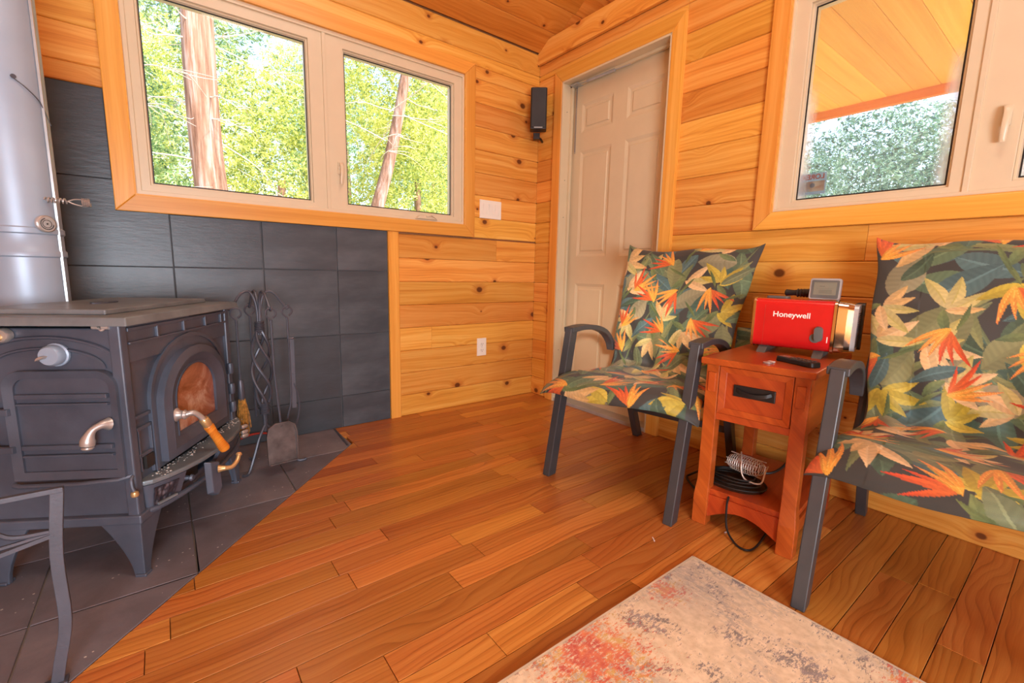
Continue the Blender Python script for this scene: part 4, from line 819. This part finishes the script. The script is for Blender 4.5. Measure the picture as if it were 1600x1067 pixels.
def paint(S_, T_, seed, Ltot):
    """flat tropical print: leaves, lilies and bird-of-paradise flowers over charcoal, in cloth metres"""
    rg = np.random.default_rng(seed); col = np.tile(L3((62, 60, 54)), (S_.size, 1)); s = S_.ravel(); t = T_.ravel()
    nz = np.sin(s * 90 + 3 * np.sin(t * 70)) * .5 + .5
    def leaf(u, v, a, L, Wl, c1, c2, p=1.0, c3=None, tip=None):
        L *= 1.45; Wl *= 1.5; r2 = (s - u) ** 2 + (t - v) ** 2; idx = np.nonzero(r2 < (L * 1.05) ** 2)[0]
        if not len(idx): return
        x = (s[idx] - u) * math.cos(a) + (t[idx] - v) * math.sin(a); y = -(s[idx] - u) * math.sin(a) + (t[idx] - v) * math.cos(a); f = np.clip(x / L, 0, 1)
        y = y + .08 * L * np.sin(f * 2.2 + seed); w = Wl * np.sin(PI * f ** p) ** .85; k = (x > 0) & (x < L) & (np.abs(y) < w)
        q = idx[k]; ff = f[k][:, None]; yy = (y[k] / np.maximum(w[k], 1e-5))[:, None]
        cc = c1 * (1 - ff) + c2 * ff if tip is None else c1 * (1 - ff ** tip) + c2 * ff ** tip
        cc = cc * np.where(yy > 0, 1.0, .80) * (1 + .07 * np.sin(x[k][:, None] * 420 + np.abs(yy) * 5))
        if c3 is not None: cc = np.where(np.abs(yy) < .10, c3, cc)
        col[q] = np.clip(cc, 0, 1)
    G1 = [(84, 112, 92), (104, 126, 90), (88, 116, 112), (124, 132, 92), (78, 100, 74)]; K = [(158, 150, 112), (146, 146, 96), (172, 160, 120)]
    CR = [((236, 196, 136), (220, 176, 104)), ((226, 206, 140), (196, 180, 96)), ((232, 184, 118), (240, 206, 150))]; YL = [((212, 186, 62), (184, 160, 50)), ((226, 204, 84), (196, 168, 56))]
    pt = []
    def sites(n, dmin):
        out = []; tries = 0
        while len(out) < n and tries < 6000:
            tries += 1; p = (rg.uniform(0, Ltot), rg.uniform(-.27, .27))
            if all((p[0] - q[0]) ** 2 + (p[1] - q[1]) ** 2 > dmin ** 2 for q in out): out.append(p)
        return out
    for u, v in sites(70, .058):
        c = L3(G1[rg.integers(5)]); leaf(u, v, rg.uniform(0, 2 * PI), rg.uniform(.09, .16), rg.uniform(.016, .027), c, c * .75, .8, c * 1.3)
    for u, v in sites(26, .10):      # thin stems and blades
        a = rg.uniform(0, 2 * PI); c = L3((118, 130, 84)); leaf(u, v, a, rg.uniform(.12, .2), .0025, c, c * .8); leaf(u, v, a + .2, rg.uniform(.08, .14), .008, c * .9, L3((150, 150, 90)))
    for u, v in sites(16, .13):
        c = L3(K[rg.integers(3)]); leaf(u, v, rg.uniform(0, 2 * PI), rg.uniform(.08, .12), rg.uniform(.020, .028), c, c * .8, .8, c * .8)
    for u, v in sites(26, .105):     # cream and yellow fans
        a = rg.uniform(0, 2 * PI); n = int(rg.integers(3, 6)); yel = rg.random() < .24
        for i in range(n):
            c = (YL if yel else CR)[rg.integers(2 if yel else 3)]; L = rg.uniform(.05, .078); leaf(u, v, a + (i - (n - 1) / 2) * .62 + rg.uniform(-.1, .1), L, L * .155, L3(c[0]), L3(c[1]), .8, L3(c[1]) * .92)
        leaf(u, v, a + PI * .8, .05, .008, L3((130, 140, 80)), L3((90, 110, 70)))
    for u, v in sites(12, .12):
        c = L3(G1[rg.integers(5)]); leaf(u, v, rg.uniform(0, 2 * PI), rg.uniform(.07, .11), rg.uniform(.012, .018), c, c * .75, .8, c * 1.3)
    for u, v in sites(24, .118):     # bird of paradise
        a = rg.uniform(0, 2 * PI); leaf(u, v, a + PI, .06, .004, L3((120, 130, 70)), L3((80, 100, 60)))
        for i, da in enumerate((-.75, .7, -.42, .42, -.14, .16)):
            L = rg.uniform(.055, .085); red = i % 2 == 0
            leaf(u, v, a + da, L, L * .062, L3((244, 176, 60) if not red else (240, 120, 50)), L3((212, 60, 32) if red else (238, 140, 66)), .7, L3((250, 200, 90)) if not red else None, 1.0)
    return (col * np.array([.86, .86, .88])).reshape(S_.shape + (3,))
t = NT('tropical_print_fabric'); ca = t.add('Attribute', attribute_name='print'); wv = t.noise(t.obj(), 900, 1)
t.set(Base_Color=t.mix(.12, ca.outputs['Color'], t.ramp(wv, [(.3, (60, 60, 60)), (.7, (200, 200, 200))]), 'OVERLAY'), Roughness=.62, Sheen_Weight=.12); t.bump(wv, .15, .0008); M['print'] = t.m
def cushion(label, loc, rz, seed, dz=0.0, flare=1.0, skew=0.0):
    # centre line (x forward, z up) on top of sling: front edge -> bend -> top of back
    P = bez([(.415, 0, .366), (.385, 0, .388), (.30, 0, .408), (.16, 0, .400), (.02, 0, .396), (-.045, 0, .425), (-.085, 0, .52), (-.150, 0, .70), (-.210, 0, .85), (-.246, 0, .932), (-.258, 0, .958)], 14)
    P = np.array([(p.x, p.z) for p in P]); seg = np.hypot(*np.diff(P, axis=0).T); s0 = np.concatenate([[0], np.cumsum(seg)]); Lt = s0[-1]
    rg = np.random.default_rng(seed); ph = rg.uniform(0, 6.28, 8)
    def grid(NS, NT_, side):
        s = np.linspace(0, Lt, NS); t = np.linspace(-1, 1, NT_); S_, T_ = np.meshgrid(s, t, indexing='ij')
        x = np.interp(s, s0, P[:, 0]); z = np.interp(s, s0, P[:, 1]); k = np.ones(15) / 15
        tx_, tz_ = np.gradient(x, s), np.gradient(z, s); l = np.hypot(tx_, tz_); tx_, tz_ = tx_ / l, tz_ / l; nx_, nz_ = -tz_, tx_      # pointing up / forward
        nx_, nz_ = np.where(nz_ + nx_ < -9, -nx_, nx_), nz_
        nx_, nz_ = tz_, -tx_
        hw = .262 + .014 * np.cos(s / Lt * 6.28) + .016 * flare * (np.exp(-(s / .05) ** 2) + np.exp(-((Lt - s) / .06) ** 2)) - .02 * np.exp(-((s - .50) / .08) ** 2)
        E_ = np.clip(1 - np.abs(T_) ** 5, 0, 1) ** .6; ends = (np.clip(S_ / .045, 0, 1) * np.clip((Lt - S_) / .045, 0, 1)) ** .55
        h = .030 * E_ * ends * (1 - .55 * np.exp(-((S_ - .50) / .035) ** 2))
        wr = (.004 * np.sin(S_ * 34 + 2 * T_ + ph[0]) * np.sin(T_ * 5 + ph[1]) + .0035 * np.sin(T_ * 16 + 9 * S_ + ph[2]) * np.exp(-((S_ - .52) / .16) ** 2) * 2 + .002 * np.sin(S_ * 80 + T_ * 7 + ph[3]) * (np.abs(T_) > .6) + .004 * np.sin(T_ * 9 + ph[4]) * np.exp(-(S_ / .08) ** 2)) * E_ * (.4 + .6 * ends)
        off = (h + wr) if side > 0 else -h * .35
        edge = .010 * np.sin(T_ * 4 + ph[5]) * np.exp(-(S_ / .10) ** 2) + .012 * np.sin(T_ * 5 + ph[6]) * np.exp(-((Lt - S_) / .12) ** 2)
        corner = np.abs(T_) ** 4 * (np.exp(-(S_ / .10) ** 2) * -.018 * 1 + .0)
        cl = .022 * np.abs(T_) ** 6 * (np.exp(-((Lt - S_) / .05) ** 2) * 1.4 + np.exp(-(S_ / .05) ** 2))   # pointed corners run out along the cloth
        sg = np.where(S_ < Lt / 2, -1, 1)
        X = x[:, None] + nx_[:, None] * (off + edge) + tx_[:, None] * cl * sg; Z = z[:, None] + nz_[:, None] * (off + edge) + tz_[:, None] * cl * sg + corner + .020; fr_ = np.exp(-(S_ / .22) ** 2); X = X - (.075 * np.abs(T_) ** 2.2 + skew * T_) * fr_
        Y = (T_ * 1.06 + .04) * hw[:, None] * (1 + .010 * np.sin(S_ * 22 + ph[7]))
        return X, Y, Z, S_, T_ * .262, Lt
    def mesh(name, NS, NT_, side, par):
        X, Y, Z, S_, T2, L2 = grid(NS, NT_, side); v = np.stack([X, Y, Z], -1).reshape(-1, 3); me = bpy.data.meshes.new(name)
        i = np.arange(NS * NT_).reshape(NS, NT_); q = np.stack([i[:-1, :-1], i[1:, :-1], i[1:, 1:], i[:-1, 1:]], -1).reshape(-1, 4)
        if side > 0: q = q[:, ::-1]
        me.vertices.add(len(v)); me.vertices.foreach_set('co', v.ravel()); me.loops.add(q.size); me.loops.foreach_set('vertex_index', q.ravel().astype(np.int32)); me.polygons.add(len(q)); me.polygons.foreach_set('loop_start', np.arange(0, q.size, 4)); me.polygons.foreach_set('loop_total', np.full(len(q), 4))
        me.update(); me.polygons.foreach_set('use_smooth', np.ones(len(q), bool)); c = paint(S_, T2, seed, L2).reshape(-1, 3); a = me.color_attributes.new('print', 'FLOAT_COLOR', 'POINT'); a.data.foreach_set('color', np.concatenate([c, np.ones((len(c), 1))], 1).ravel().astype(np.float32))
        me.materials.append(M['print']); o = bpy.data.objects.new(name, me); COL.objects.link(o); o.parent = par; return o
    r = thing('chair_cushion', label, 'cushion', (loc[0], loc[1], dz), rz, 'tropical print chair cushions')
    mesh('cushion_top', 560, 262, 1, r); mesh('cushion_underside', 90, 40, -1, r)
    return r
cushion('tropical leaf and bird-of-paradise cushion draped over the chair by the door', *C1, 11, skew=.045)
cushion('tropical leaf and bird-of-paradise cushion draped over the chair at the right edge', *C2, 29)
# folded spare cushion between chair and table
sc_ = thing('folded_cushion', 'folded tropical cushion with red edging leaning between the left chair and the table', 'cushion', (-.20, -1.592, .0), math.radians(189))
def small_pad(par, w, h, th, seed):
    NS, NT_ = 130, 90; s = np.linspace(0, h, NS); t = np.linspace(-1, 1, NT_); S_, T_ = np.meshgrid(s, t, indexing='ij'); E_ = (np.clip(1 - np.abs(T_) ** 4, 0, 1) * np.clip(1 - np.abs(2 * S_ / h - 1) ** 6, 0, 1)) ** .5
    for side in (1, -1):
        X = side * th * E_ - .12 * S_; Y = T_ * w / 2; Z = S_ + .0 * T_; v = np.stack([X, Y, Z], -1).reshape(-1, 3); me = bpy.data.meshes.new('pad'); i = np.arange(NS * NT_).reshape(NS, NT_); q = np.stack([i[:-1, :-1], i[1:, :-1], i[1:, 1:], i[:-1, 1:]], -1).reshape(-1, 4)
        me.from_pydata(v.tolist(), [], q.tolist()); me.polygons.foreach_set('use_smooth', [True] * len(q)); c = paint(S_, T_ * w / 2, seed, h).reshape(-1, 3); a = me.color_attributes.new('print', 'FLOAT_COLOR', 'POINT'); a.data.foreach_set('color', np.concatenate([c, np.ones((len(c), 1))], 1).ravel().astype(np.float32))
        me.materials.append(M['print']); o = bpy.data.objects.new('pad', me); COL.objects.link(o); o.parent = par; o.location = (0, 0, .385)
small_pad(sc_, .11, .27, .022, 61)
MB().tube([(-.0, -.055, .386), (0, .055, .386)], .010, 8).build('piping', 'redpipe', sc_, smooth=True)
tag(MB().add([(-.075, -1.70, .600), (-.02, -1.56, .602), (-.19, -1.60, .612), (-.26, -1.70, .600), (-.075, -1.70, .603), (-.02, -1.56, .605), (-.19, -1.60, .615), (-.26, -1.70, .603)], [(0, 1, 2, 3), (7, 6, 5, 4), (0, 4, 5, 1), (1, 5, 6, 2), (2, 6, 7, 3), (3, 7, 4, 0)]).build('white_cloth', 'paper'), 'corner of white cloth lying on the back edge of the wooden side table', 'cloth')
# ================================================================== SIDE TABLE (local x to the front (room), y to camera right)
TB = ((-.365, -1.783, 0), math.radians(187))
tb = thing('side_table', 'reddish brown wooden side table with one drawer between the armchairs', 'table', *TB)
fx, hw = .25, .152
for x, y in ((fx, -hw), (fx, hw), (-.23, -hw), (-.23, hw)):
    sx = 1 if x > 0 else -1; sy = 1 if y > 0 else -1; mb = MB()
    x1 = x - sx * .042; y1_ = y - sy * .042
    lo = lambda z, d: [(x + sx * d, y + sy * d, z), (x1, y + sy * d, z), (x1, y1_, z), (x + sx * d, y1_, z)]
    vs = lo(0, .006) + lo(.10, .006) + lo(.16, 0) + lo(.572, 0)
    fs = [(0, 1, 2, 3), (15, 14, 13, 12)] + [(k * 4 + i, k * 4 + (i + 1) % 4, (k + 1) * 4 + (i + 1) % 4, (k + 1) * 4 + i) for k in range(3) for i in range(4)]
    o = mb.add(vs, fs).build('leg', 'cherry', tb, bevel=.002)
    if x > 0: MB().box((x - .002, y - sy * .034, .478), (x + .006, y - sy * .010, .545)).build('raised_block', 'cherry', o, bevel=.0015)
tp = MB().box((-.262, -.166, 0), (.270, .166, .022)).build('table_top', 'cherry', tb, bevel=.004, loc=(0, 0, .572))
for s_ in (-1, 1): MB().box((-.19, s_ * hw - (.014 if s_ > 0 else 0), .395), (fx - .04, s_ * hw + (0 if s_ > 0 else .014), .572)).build('side_panel', 'cherry', tb); MB().box((-.19, s_ * hw - (.016 if s_ > 0 else 0), .06), (fx - .04, s_ * hw + (0 if s_ > 0 else .016), .105)).build('side_rail', 'cherry', tb)
MB().box((-.225, -.11, .40), (-.212, .11, .572)).build('back_panel', 'cherry', tb)
dw = MB().box((fx - .030, -.108, .410), (fx - .008, .108, .568)).build('drawer', 'cherry', tb, bevel=.002)
fr = MB(); fr.ring([(-.108, .410), (.108, .410), (.108, .568), (-.108, .568)], [(-.086, .430), (.086, .430), (.086, .548), (-.086, .548)], .008, d2=.004, o=(fx - .008, 0, 0), ex=(0, 1, 0), ey=(0, 0, 1), ez=(1, 0, 0)); fr.build('drawer_moulding', 'cherry', dw, bevel=.001)
hp = MB().box((fx - .009, -.062, .476), (fx - .002, .062, .514)).build('pull_plate', 'black', dw, bevel=.002)
MB().sweep(bez([(fx - .002, -.052, .501), (fx + .006, -.035, .494), (fx + .009, 0, .489), (fx + .006, .035, .494), (fx - .002, .052, .501)], 6), [(-.002, -.006), (.002, -.006), (.002, .006), (-.002, .006)], up=(0, 0, 1)).build('pull_handle', 'black', dw, bevel=.001)
MB().box((fx - .034, -.112, .384), (fx - .006, .112, .408)).build('drawer_rail', 'cherry', tb, bevel=.002)
MB().box((-.215, -.148, .112), (fx - .012, .148, .132)).build('lower_shelf', 'cherry', tb, bevel=.002)
n = 12; MB().prism([(-.112, .112), (-.112, .03)] + [(-.112 + .224 * k / n, .03 + .045 * math.sin(PI * k / n)) for k in range(1, n)] + [(.112, .03), (.112, .112)], .016, o=(fx - .022, 0, 0), ex=(0, 1, 0), ey=(0, 0, 1), ez=(1, 0, 0)).build('arched_apron', 'cherry', tb)
def on_table(x, y, z=.0): return (Matrix.Translation(TB[0]) @ Matrix.Rotation(TB[1], 4, 'Z') @ Vector((x, y, z)))
# ------------------------------------------------------------------ red heater / generator unit on the table
hp_ = on_table(-.10, .012); HT = .594
gn = thing('portable_heater', 'red and chrome portable unit with white lettering on the side table', 'heater', (hp_.x, hp_.y, HT), math.radians(187) + math.radians(4))
def rr(w, h, r, n=6):
    out = []
    for cx, cy, a in ((w / 2 - r, h / 2 - r, 0), (-w / 2 + r, h / 2 - r, PI / 2), (-w / 2 + r, -h / 2 + r, PI), (w / 2 - r, -h / 2 + r, 1.5 * PI)): out += [(cx + r * math.cos(a + PI / 2 * k / n), cy + r * math.sin(a + PI / 2 * k / n)) for k in range(n + 1)]
    return out
# local: y = along the long side (camera right), x = towards the room, z up
HB = .022; HH = .172; HD = .150; HLn = .235
sh_ = MB().prism(rr(HD, HH, .022), HLn, o=(0, -HLn / 2, HB + HH / 2), ex=(1, 0, 0), ey=(0, 0, 1), ez=(0, 1, 0)).build('red_shell', 'red', gn, smooth=True)
for s_ in (-1, 1):
    y0 = s_ * HLn / 2
    MB().prism(rr(HD + .008, HH + .008, .024), s_ * .008, o=(0, y0, HB + HH / 2), ex=(1, 0, 0), ey=(0, 0, 1), ez=(0, 1, 0)).build('chrome_rim', 'chrome', gn, smooth=True)
MB().prism(rr(HD + .002, HH + .002, .024), .026, o=(0, HLn / 2 + .010, HB + HH / 2), ex=(1, 0, 0), ey=(0, 0, 1), ez=(0, 1, 0), inset=.004).prism(rr(HD - .004, HH - .004, .024), .016, o=(0, HLn / 2 + .036, HB + HH / 2), ex=(1, 0, 0), ey=(0, 0, 1), ez=(0, 1, 0), inset=.004).build('chrome_end_cap', 'chrome', gn, smooth=True)
MB().prism(rr(HD - .014, HH - .018, .02), .012, o=(-.004, HLn / 2 + .052, HB + HH / 2), ex=(1, 0, 0), ey=(0, 0, 1), ez=(0, 1, 0)).build('end_panel', 'silverplastic', gn, smooth=True)
mb = MB()
for i in range(17): z = HB + .022 + i * .0069; mb.box((-.05, HLn / 2 + .0638, z), (.045, HLn / 2 + .0652, z + .0030))
mb.box((.0, HLn / 2 + .0640, HB + .07), (.012, HLn / 2 + .066, HB + .10)); mb.build('vent_slots', 'slot', gn)
MB().prism(rr(.045, HH - .010, .012), .020, o=(-.062, HLn / 2 + .052, HB + HH / 2), ex=(1, 0, 0), ey=(0, 0, 1), ez=(0, 1, 0)).build('rear_guard', 'black', gn, smooth=True)
MX = Matrix.Translation((HD / 2 + .0006, -.004, HB + .118)) @ Matrix(((0, 0, 1, 0), (1, 0, 0, 0), (0, 1, 0, 0), (0, 0, 0, 1)))
text('lettering', 'Honeywell', .0265, 'white', gn, MX, .0004, .00035)
MB().box((HD / 2 + .0002, -HLn / 2 + .030, HB + .004), (HD / 2 + .0008, -HLn / 2 + .0312, HB + HH - .022)).build('panel_seam', 'redpipe', gn)
kb = MB().lathe([(.016, 0), (.016, .004)], (HD / 2, .073, HB + .045), (1, 0, 0), 20).build('knob_base', 'greyplastic', gn)
MB().prism(rr(.026, .052, .0125), .014, o=(HD / 2 + .003, .082, HB + .060), ex=(0, 1, .05), ey=(0, -.05, 1), ez=(1, 0, 0), inset=.002).build('selector_knob', 'greyplastic', kb, smooth=True)
MB().box((HD / 2, .106, HB + .032), (HD / 2 + .0008, .1085, HB + .052)).build('red_mark', 'white', gn)
for y in (-.085, .085):
    MB().prism([(-.075, 0), (.095, 0), (.080, .010), (.055, .024), (-.055, .024), (-.07, .010)], .030, o=(0, y - .015, 0), ex=(1, 0, 0), ey=(0, 0, 1), ez=(0, 1, 0)).build('foot', 'greyplastic', gn, bevel=.002)
MB().prism(rr(.045, .075, .012), .008, o=(-.01, -.065, HB + HH), inset=.002).build('top_button', 'greyplastic', gn, bevel=.001)
def on_gen(x, y, z):
    return Matrix.Translation((hp_.x, hp_.y, HT)) @ Matrix.Rotation(math.radians(191), 4, 'Z') @ Vector((x, y, z))
q = on_gen(.02, .078, HB + HH)
ck = thing('weather_display', 'small silver framed digital weather display standing on the red unit', 'display', q, math.radians(187))
MB().prism(rr(.090, .072, .007), .016, o=(-.014, 0, .0375), ex=(0, 1, 0), ey=(-.12, 0, .99), ez=(1, 0, .12)).build('housing', 'silverplastic', ck, smooth=True)
MB().prism(rr(.080, .062, .004), .002, o=(.0022, 0, .0380), ex=(0, 1, 0), ey=(-.12, 0, .99), ez=(1, 0, .12)).build('bezel', 'greyplastic', ck, smooth=True)
MB().prism(rr(.066, .044, .001), .001, o=(.0036, 0, .0405), ex=(0, 1, 0), ey=(-.12, 0, .99), ez=(1, 0, .12)).build('screen', 'lcd', ck)
mb = MB(); LX = dict(ex=(0, 1, 0), ey=(-.12, 0, .99), ez=(1, 0, .12)); o0 = Vector((.0046, 0, .0405)); ey_ = Vector((-.12, 0, .99))
for i, (a, b, w_, h_) in enumerate([(-.012, .008, .008, .0012), (-.004, .008, .006, .0012)] + [(-.014 + k * .0042, -.006 - .0045 * j, .0030, .0012) for k in range(9) for j in range(3)] + [(0, .020, .058, .0004), (0, .0005, .05, .0003)]):
    mb.prism([(a - w_ / 2, b - h_ / 2), (a + w_ / 2, b - h_ / 2), (a + w_ / 2, b + h_ / 2), (a - w_ / 2, b + h_ / 2)], .0003, o=o0, **LX)
mb.build('screen_figures', 'lcdink', ck)
q = on_gen(-.055, .02, HB + HH)
fl_ = thing('flashlight', 'black ribbed handle lying behind the small display on the red unit', 'flashlight', q, math.radians(187))
MB().lathe([(.009, 0), (.0125, .004), (.010, .030), (.0135, .045), (.0150, .075), (.017, .10), (.018, .12)], (0, -.075, .020), (0, 1, .02), 18).build('grip', 'black', fl_, smooth=True)
mb = MB()
for i in range(5): mb.lathe([(.0150, 0), (.0160, .0015), (.0150, .003)], (0, -.035 + i * .010, .0205), (0, 1, .02), 16)
mb.build('grip_ribs', 'sling', fl_)
q = on_table(.150, .088)
rm = thing('cordless_handset', 'black phone handset lying on the wooden side table', 'phone', (q.x, q.y, .594), math.radians(187 + 62))
MB().prism(rr(.135, .043, .012), .017, o=(0, 0, 0), inset=.002).build('housing', 'black', rm, bevel=.003)
MB().box((-.058, -.013, .0165), (-.022, .013, .0178)).build('screen', 'lcd', rm, bevel=.0005)
mb = MB()
for i in range(5):
    for j in range(3): mb.prism(rr(.009, .007, .0025, 2), .002, o=(-.008 + i * .014, -.012 + j * .012, .0168))
mb.build('keys', 'greyplastic', rm)
q = on_table(.215, .022)
ky = thing('key_fob', 'small round token with white tag lying at the front of the table top', 'token', (q.x, q.y, .594), math.radians(180))
MB().lathe([(.013, 0), (.014, .002), (.014, .004), (.012, .005)], (0, 0, 0), (0, 0, 1), 22).build('disc', 'nickel', ky, smooth=True)
MB().box((-.030, -.008, .001), (-.010, .010, .0045)).build('tag', 'paper', ky)
# things on the lower shelf
q = on_table(.13, -.07)
bw = thing('dark_tray', 'dark oval wire-rimmed tray on the lower shelf of the side table', 'tray', (q.x, q.y, .132), math.radians(187))
MB().prism([(.075 * math.cos(a), .10 * math.sin(a)) for a in [2 * PI * k / 28 for k in range(28)]], .010, inset=-.004).build('dish', 'bowl', bw)
MB().tube([(.080 * math.cos(a), .105 * math.sin(a), .012) for a in [2 * PI * k / 36 for k in range(36)]], .003, 6, True).build('rim', 'cable', bw, smooth=True)
mb = MB(); rg = random.Random(3)
for k in range(3): mb.tube(bez([(.06 * math.cos(a + k) * (1 - .12 * k), .085 * math.sin(a + k) * (1 - .1 * k), .018 + .008 * k + rg.uniform(-.003, .003)) for a in [2 * PI * i / 9 for i in range(10)]], 4), .0035, 5)
mb.build('coiled_lead', 'cable', bw, smooth=True)
q = on_table(.10, -.045)
wb_ = thing('wire_basket', 'bright wire cage lying on its side on the tray under the table', 'wire basket', (q.x, q.y, .200), math.radians(187 - 8))
mb = MB()
for i in range(15):
    y = -.055 + .110 * i / 14; k = 1 - .35 * abs(i / 7 - 1) ** 3; mb.tube([(.038 * k * math.cos(a), y, .030 * k * math.sin(a)) for a in [2 * PI * j / 14 for j in range(14)]], .0016, 4, True)
for a in (0, PI / 2, PI, 1.5 * PI, .6, 2.5): mb.tube([(.039 * math.cos(a), -.055, .031 * math.sin(a)), (.039 * math.cos(a), .055, .031 * math.sin(a))], .0018, 4)
mb.build('cage', 'wire', wb_)
MB().tube(bez([(.0, -.02, .040), (.035, .0, .025), (.048, .010, -.012), (.050, .03, -.034), (.046, .075, -.030), (.03, .080, .010), (0, .075, .02)], 5), .0028, 6).build('bail_handle', 'wire', wb_, smooth=True)
tag(MB().tube(bez([(-.12, -1.80, .50), (-.14, -1.79, .35), (-.20, -1.80, .20), (-.36, -1.80, .16), (-.40, -1.70, .145), (-.36, -1.58, .10), (-.32, -1.46, .012), (-.36, -1.47, .007), (-.42, -1.55, .007), (-.44, -1.62, .007), (-.46, -1.68, .006)], 7), .0045, 7).build('power_cable', 'cable', smooth=True), 'black power cable looping from the table shelf down behind its left leg', 'cable')
tag(MB().tube(bez([(-.605, -1.765, .125), (-.628, -1.772, .10), (-.64, -1.785, .03), (-.665, -1.83, .006), (-.668, -1.868, .006), (-.62, -1.875, .006), (-.52, -1.86, .006), (-.40, -1.84, .006)], 7), .0035, 7).build('charger_cord', 'cable', smooth=True), 'thin dark cord hanging over the front apron onto the floor', 'cord')
# ------------------------------------------------------------------ rug
t = NT('faded_abstract_rug'); o_ = t.obj(); big = t.noise(o_, 4.5, 3, .55, .6); str_ = t.noise(t.scale(o_, (60, 24, 24)), 2.0, 5, .8, .3); spk = t.noise(t.scale(o_, (46, 110, 46)), 1.4, 4, .85)
base = t.ramp(t.noise(o_, 60, 4), [(.3, (214, 188, 150)), (.7, (238, 214, 178))])
bl = t.math('MULTIPLY', t.add('MapRange', {0: big, 1: .42, 2: .56}).outputs[0], t.math('GREATER_THAN', str_, .49))
c = t.mix(t.math('MULTIPLY', bl, .55), base, lin((150, 142, 136)))
mid = t.noise(o_, 7.0, 4, .65, .5)
dk = t.math('GREATER_THAN', t.math('ADD', spk, t.math('MULTIPLY', t.math('SUBTRACT', mid, .5), .95)), .585); c = t.mix(t.math('MULTIPLY', dk, .72), c, t.ramp(t.noise(o_, 40, 2), [(.4, (70, 66, 80)), (.6, (112, 100, 112))]))
px = t.add('SeparateXYZ', {0: o_}); dpt = lambda x, y, r: t.add('MapRange', {0: t.add('VectorMath', {0: o_, 1: (x, y, 0)}, operation='DISTANCE').outputs['Value'], 1: r, 2: 0, 3: 0.0, 4: 1.0}).outputs[0]
orp = t.math('ADD', t.math('ADD', dpt(-.52, -.07, .28), dpt(-.03, -.53, .12)), t.math('ADD', dpt(-.20, -.04, .11), dpt(-.62, -.35, .18)))
of = t.math('GREATER_THAN', t.math('ADD', t.math('MULTIPLY', orp, .35), spk), .74); c = t.mix(t.math('MULTIPLY', of, .85), c, t.ramp(t.noise(o_, 30, 2), [(.35, (206, 74, 44)), (.5, (226, 110, 52)), (.66, (214, 170, 80))]))
cf = t.add('MapRange', {0: t.add('VectorMath', {0: o_, 1: (-.12, -.04, 0)}, operation='DISTANCE').outputs['Value'], 1: .22, 2: .02, 3: 0.0, 4: .75}).outputs[0]
c = t.mix(t.math('MULTIPLY', cf, str_), c, lin((104, 112, 122)))
t.set(Base_Color=c, Roughness=.95, Sheen_Weight=.2); t.bump(t.noise(o_, 420, 2), .35, .001); M['rug'] = t.m
rgt = thing('area_rug', 'cream, grey and orange abstract rug at the bottom of the picture', 'rug', (-.845, -1.788, 0), math.radians(0))
MB().box((-1.9, -1.5, .0008), (0, 0, .011)).build('pile', 'rug', rgt, bevel=.003)
mb = MB(); mb.tube([(-1.9, .001, .006), (.001, .001, .006)], .0055, 6); mb.tube([(.001, .001, .006), (.001, -1.5, .006)], .0055, 6); mb.build('binding', plain('rug_binding', (206, 188, 160), .9), rgt)
# straw bits on the floor
for x, y, a, l, lab in ((-.86, -1.66, .9, .022, 'pale wood splinter on the floor above the rug corner'), (-.62, -1.77, -.3, .014, 'tiny white crumb on the floor in front of the table')):
    tag(MB().bar((x, y, .0015), (x + l * math.cos(a), y + l * math.sin(a), .0015), .003, .002).build('wood_chip', 'paper'), lab, 'chip')
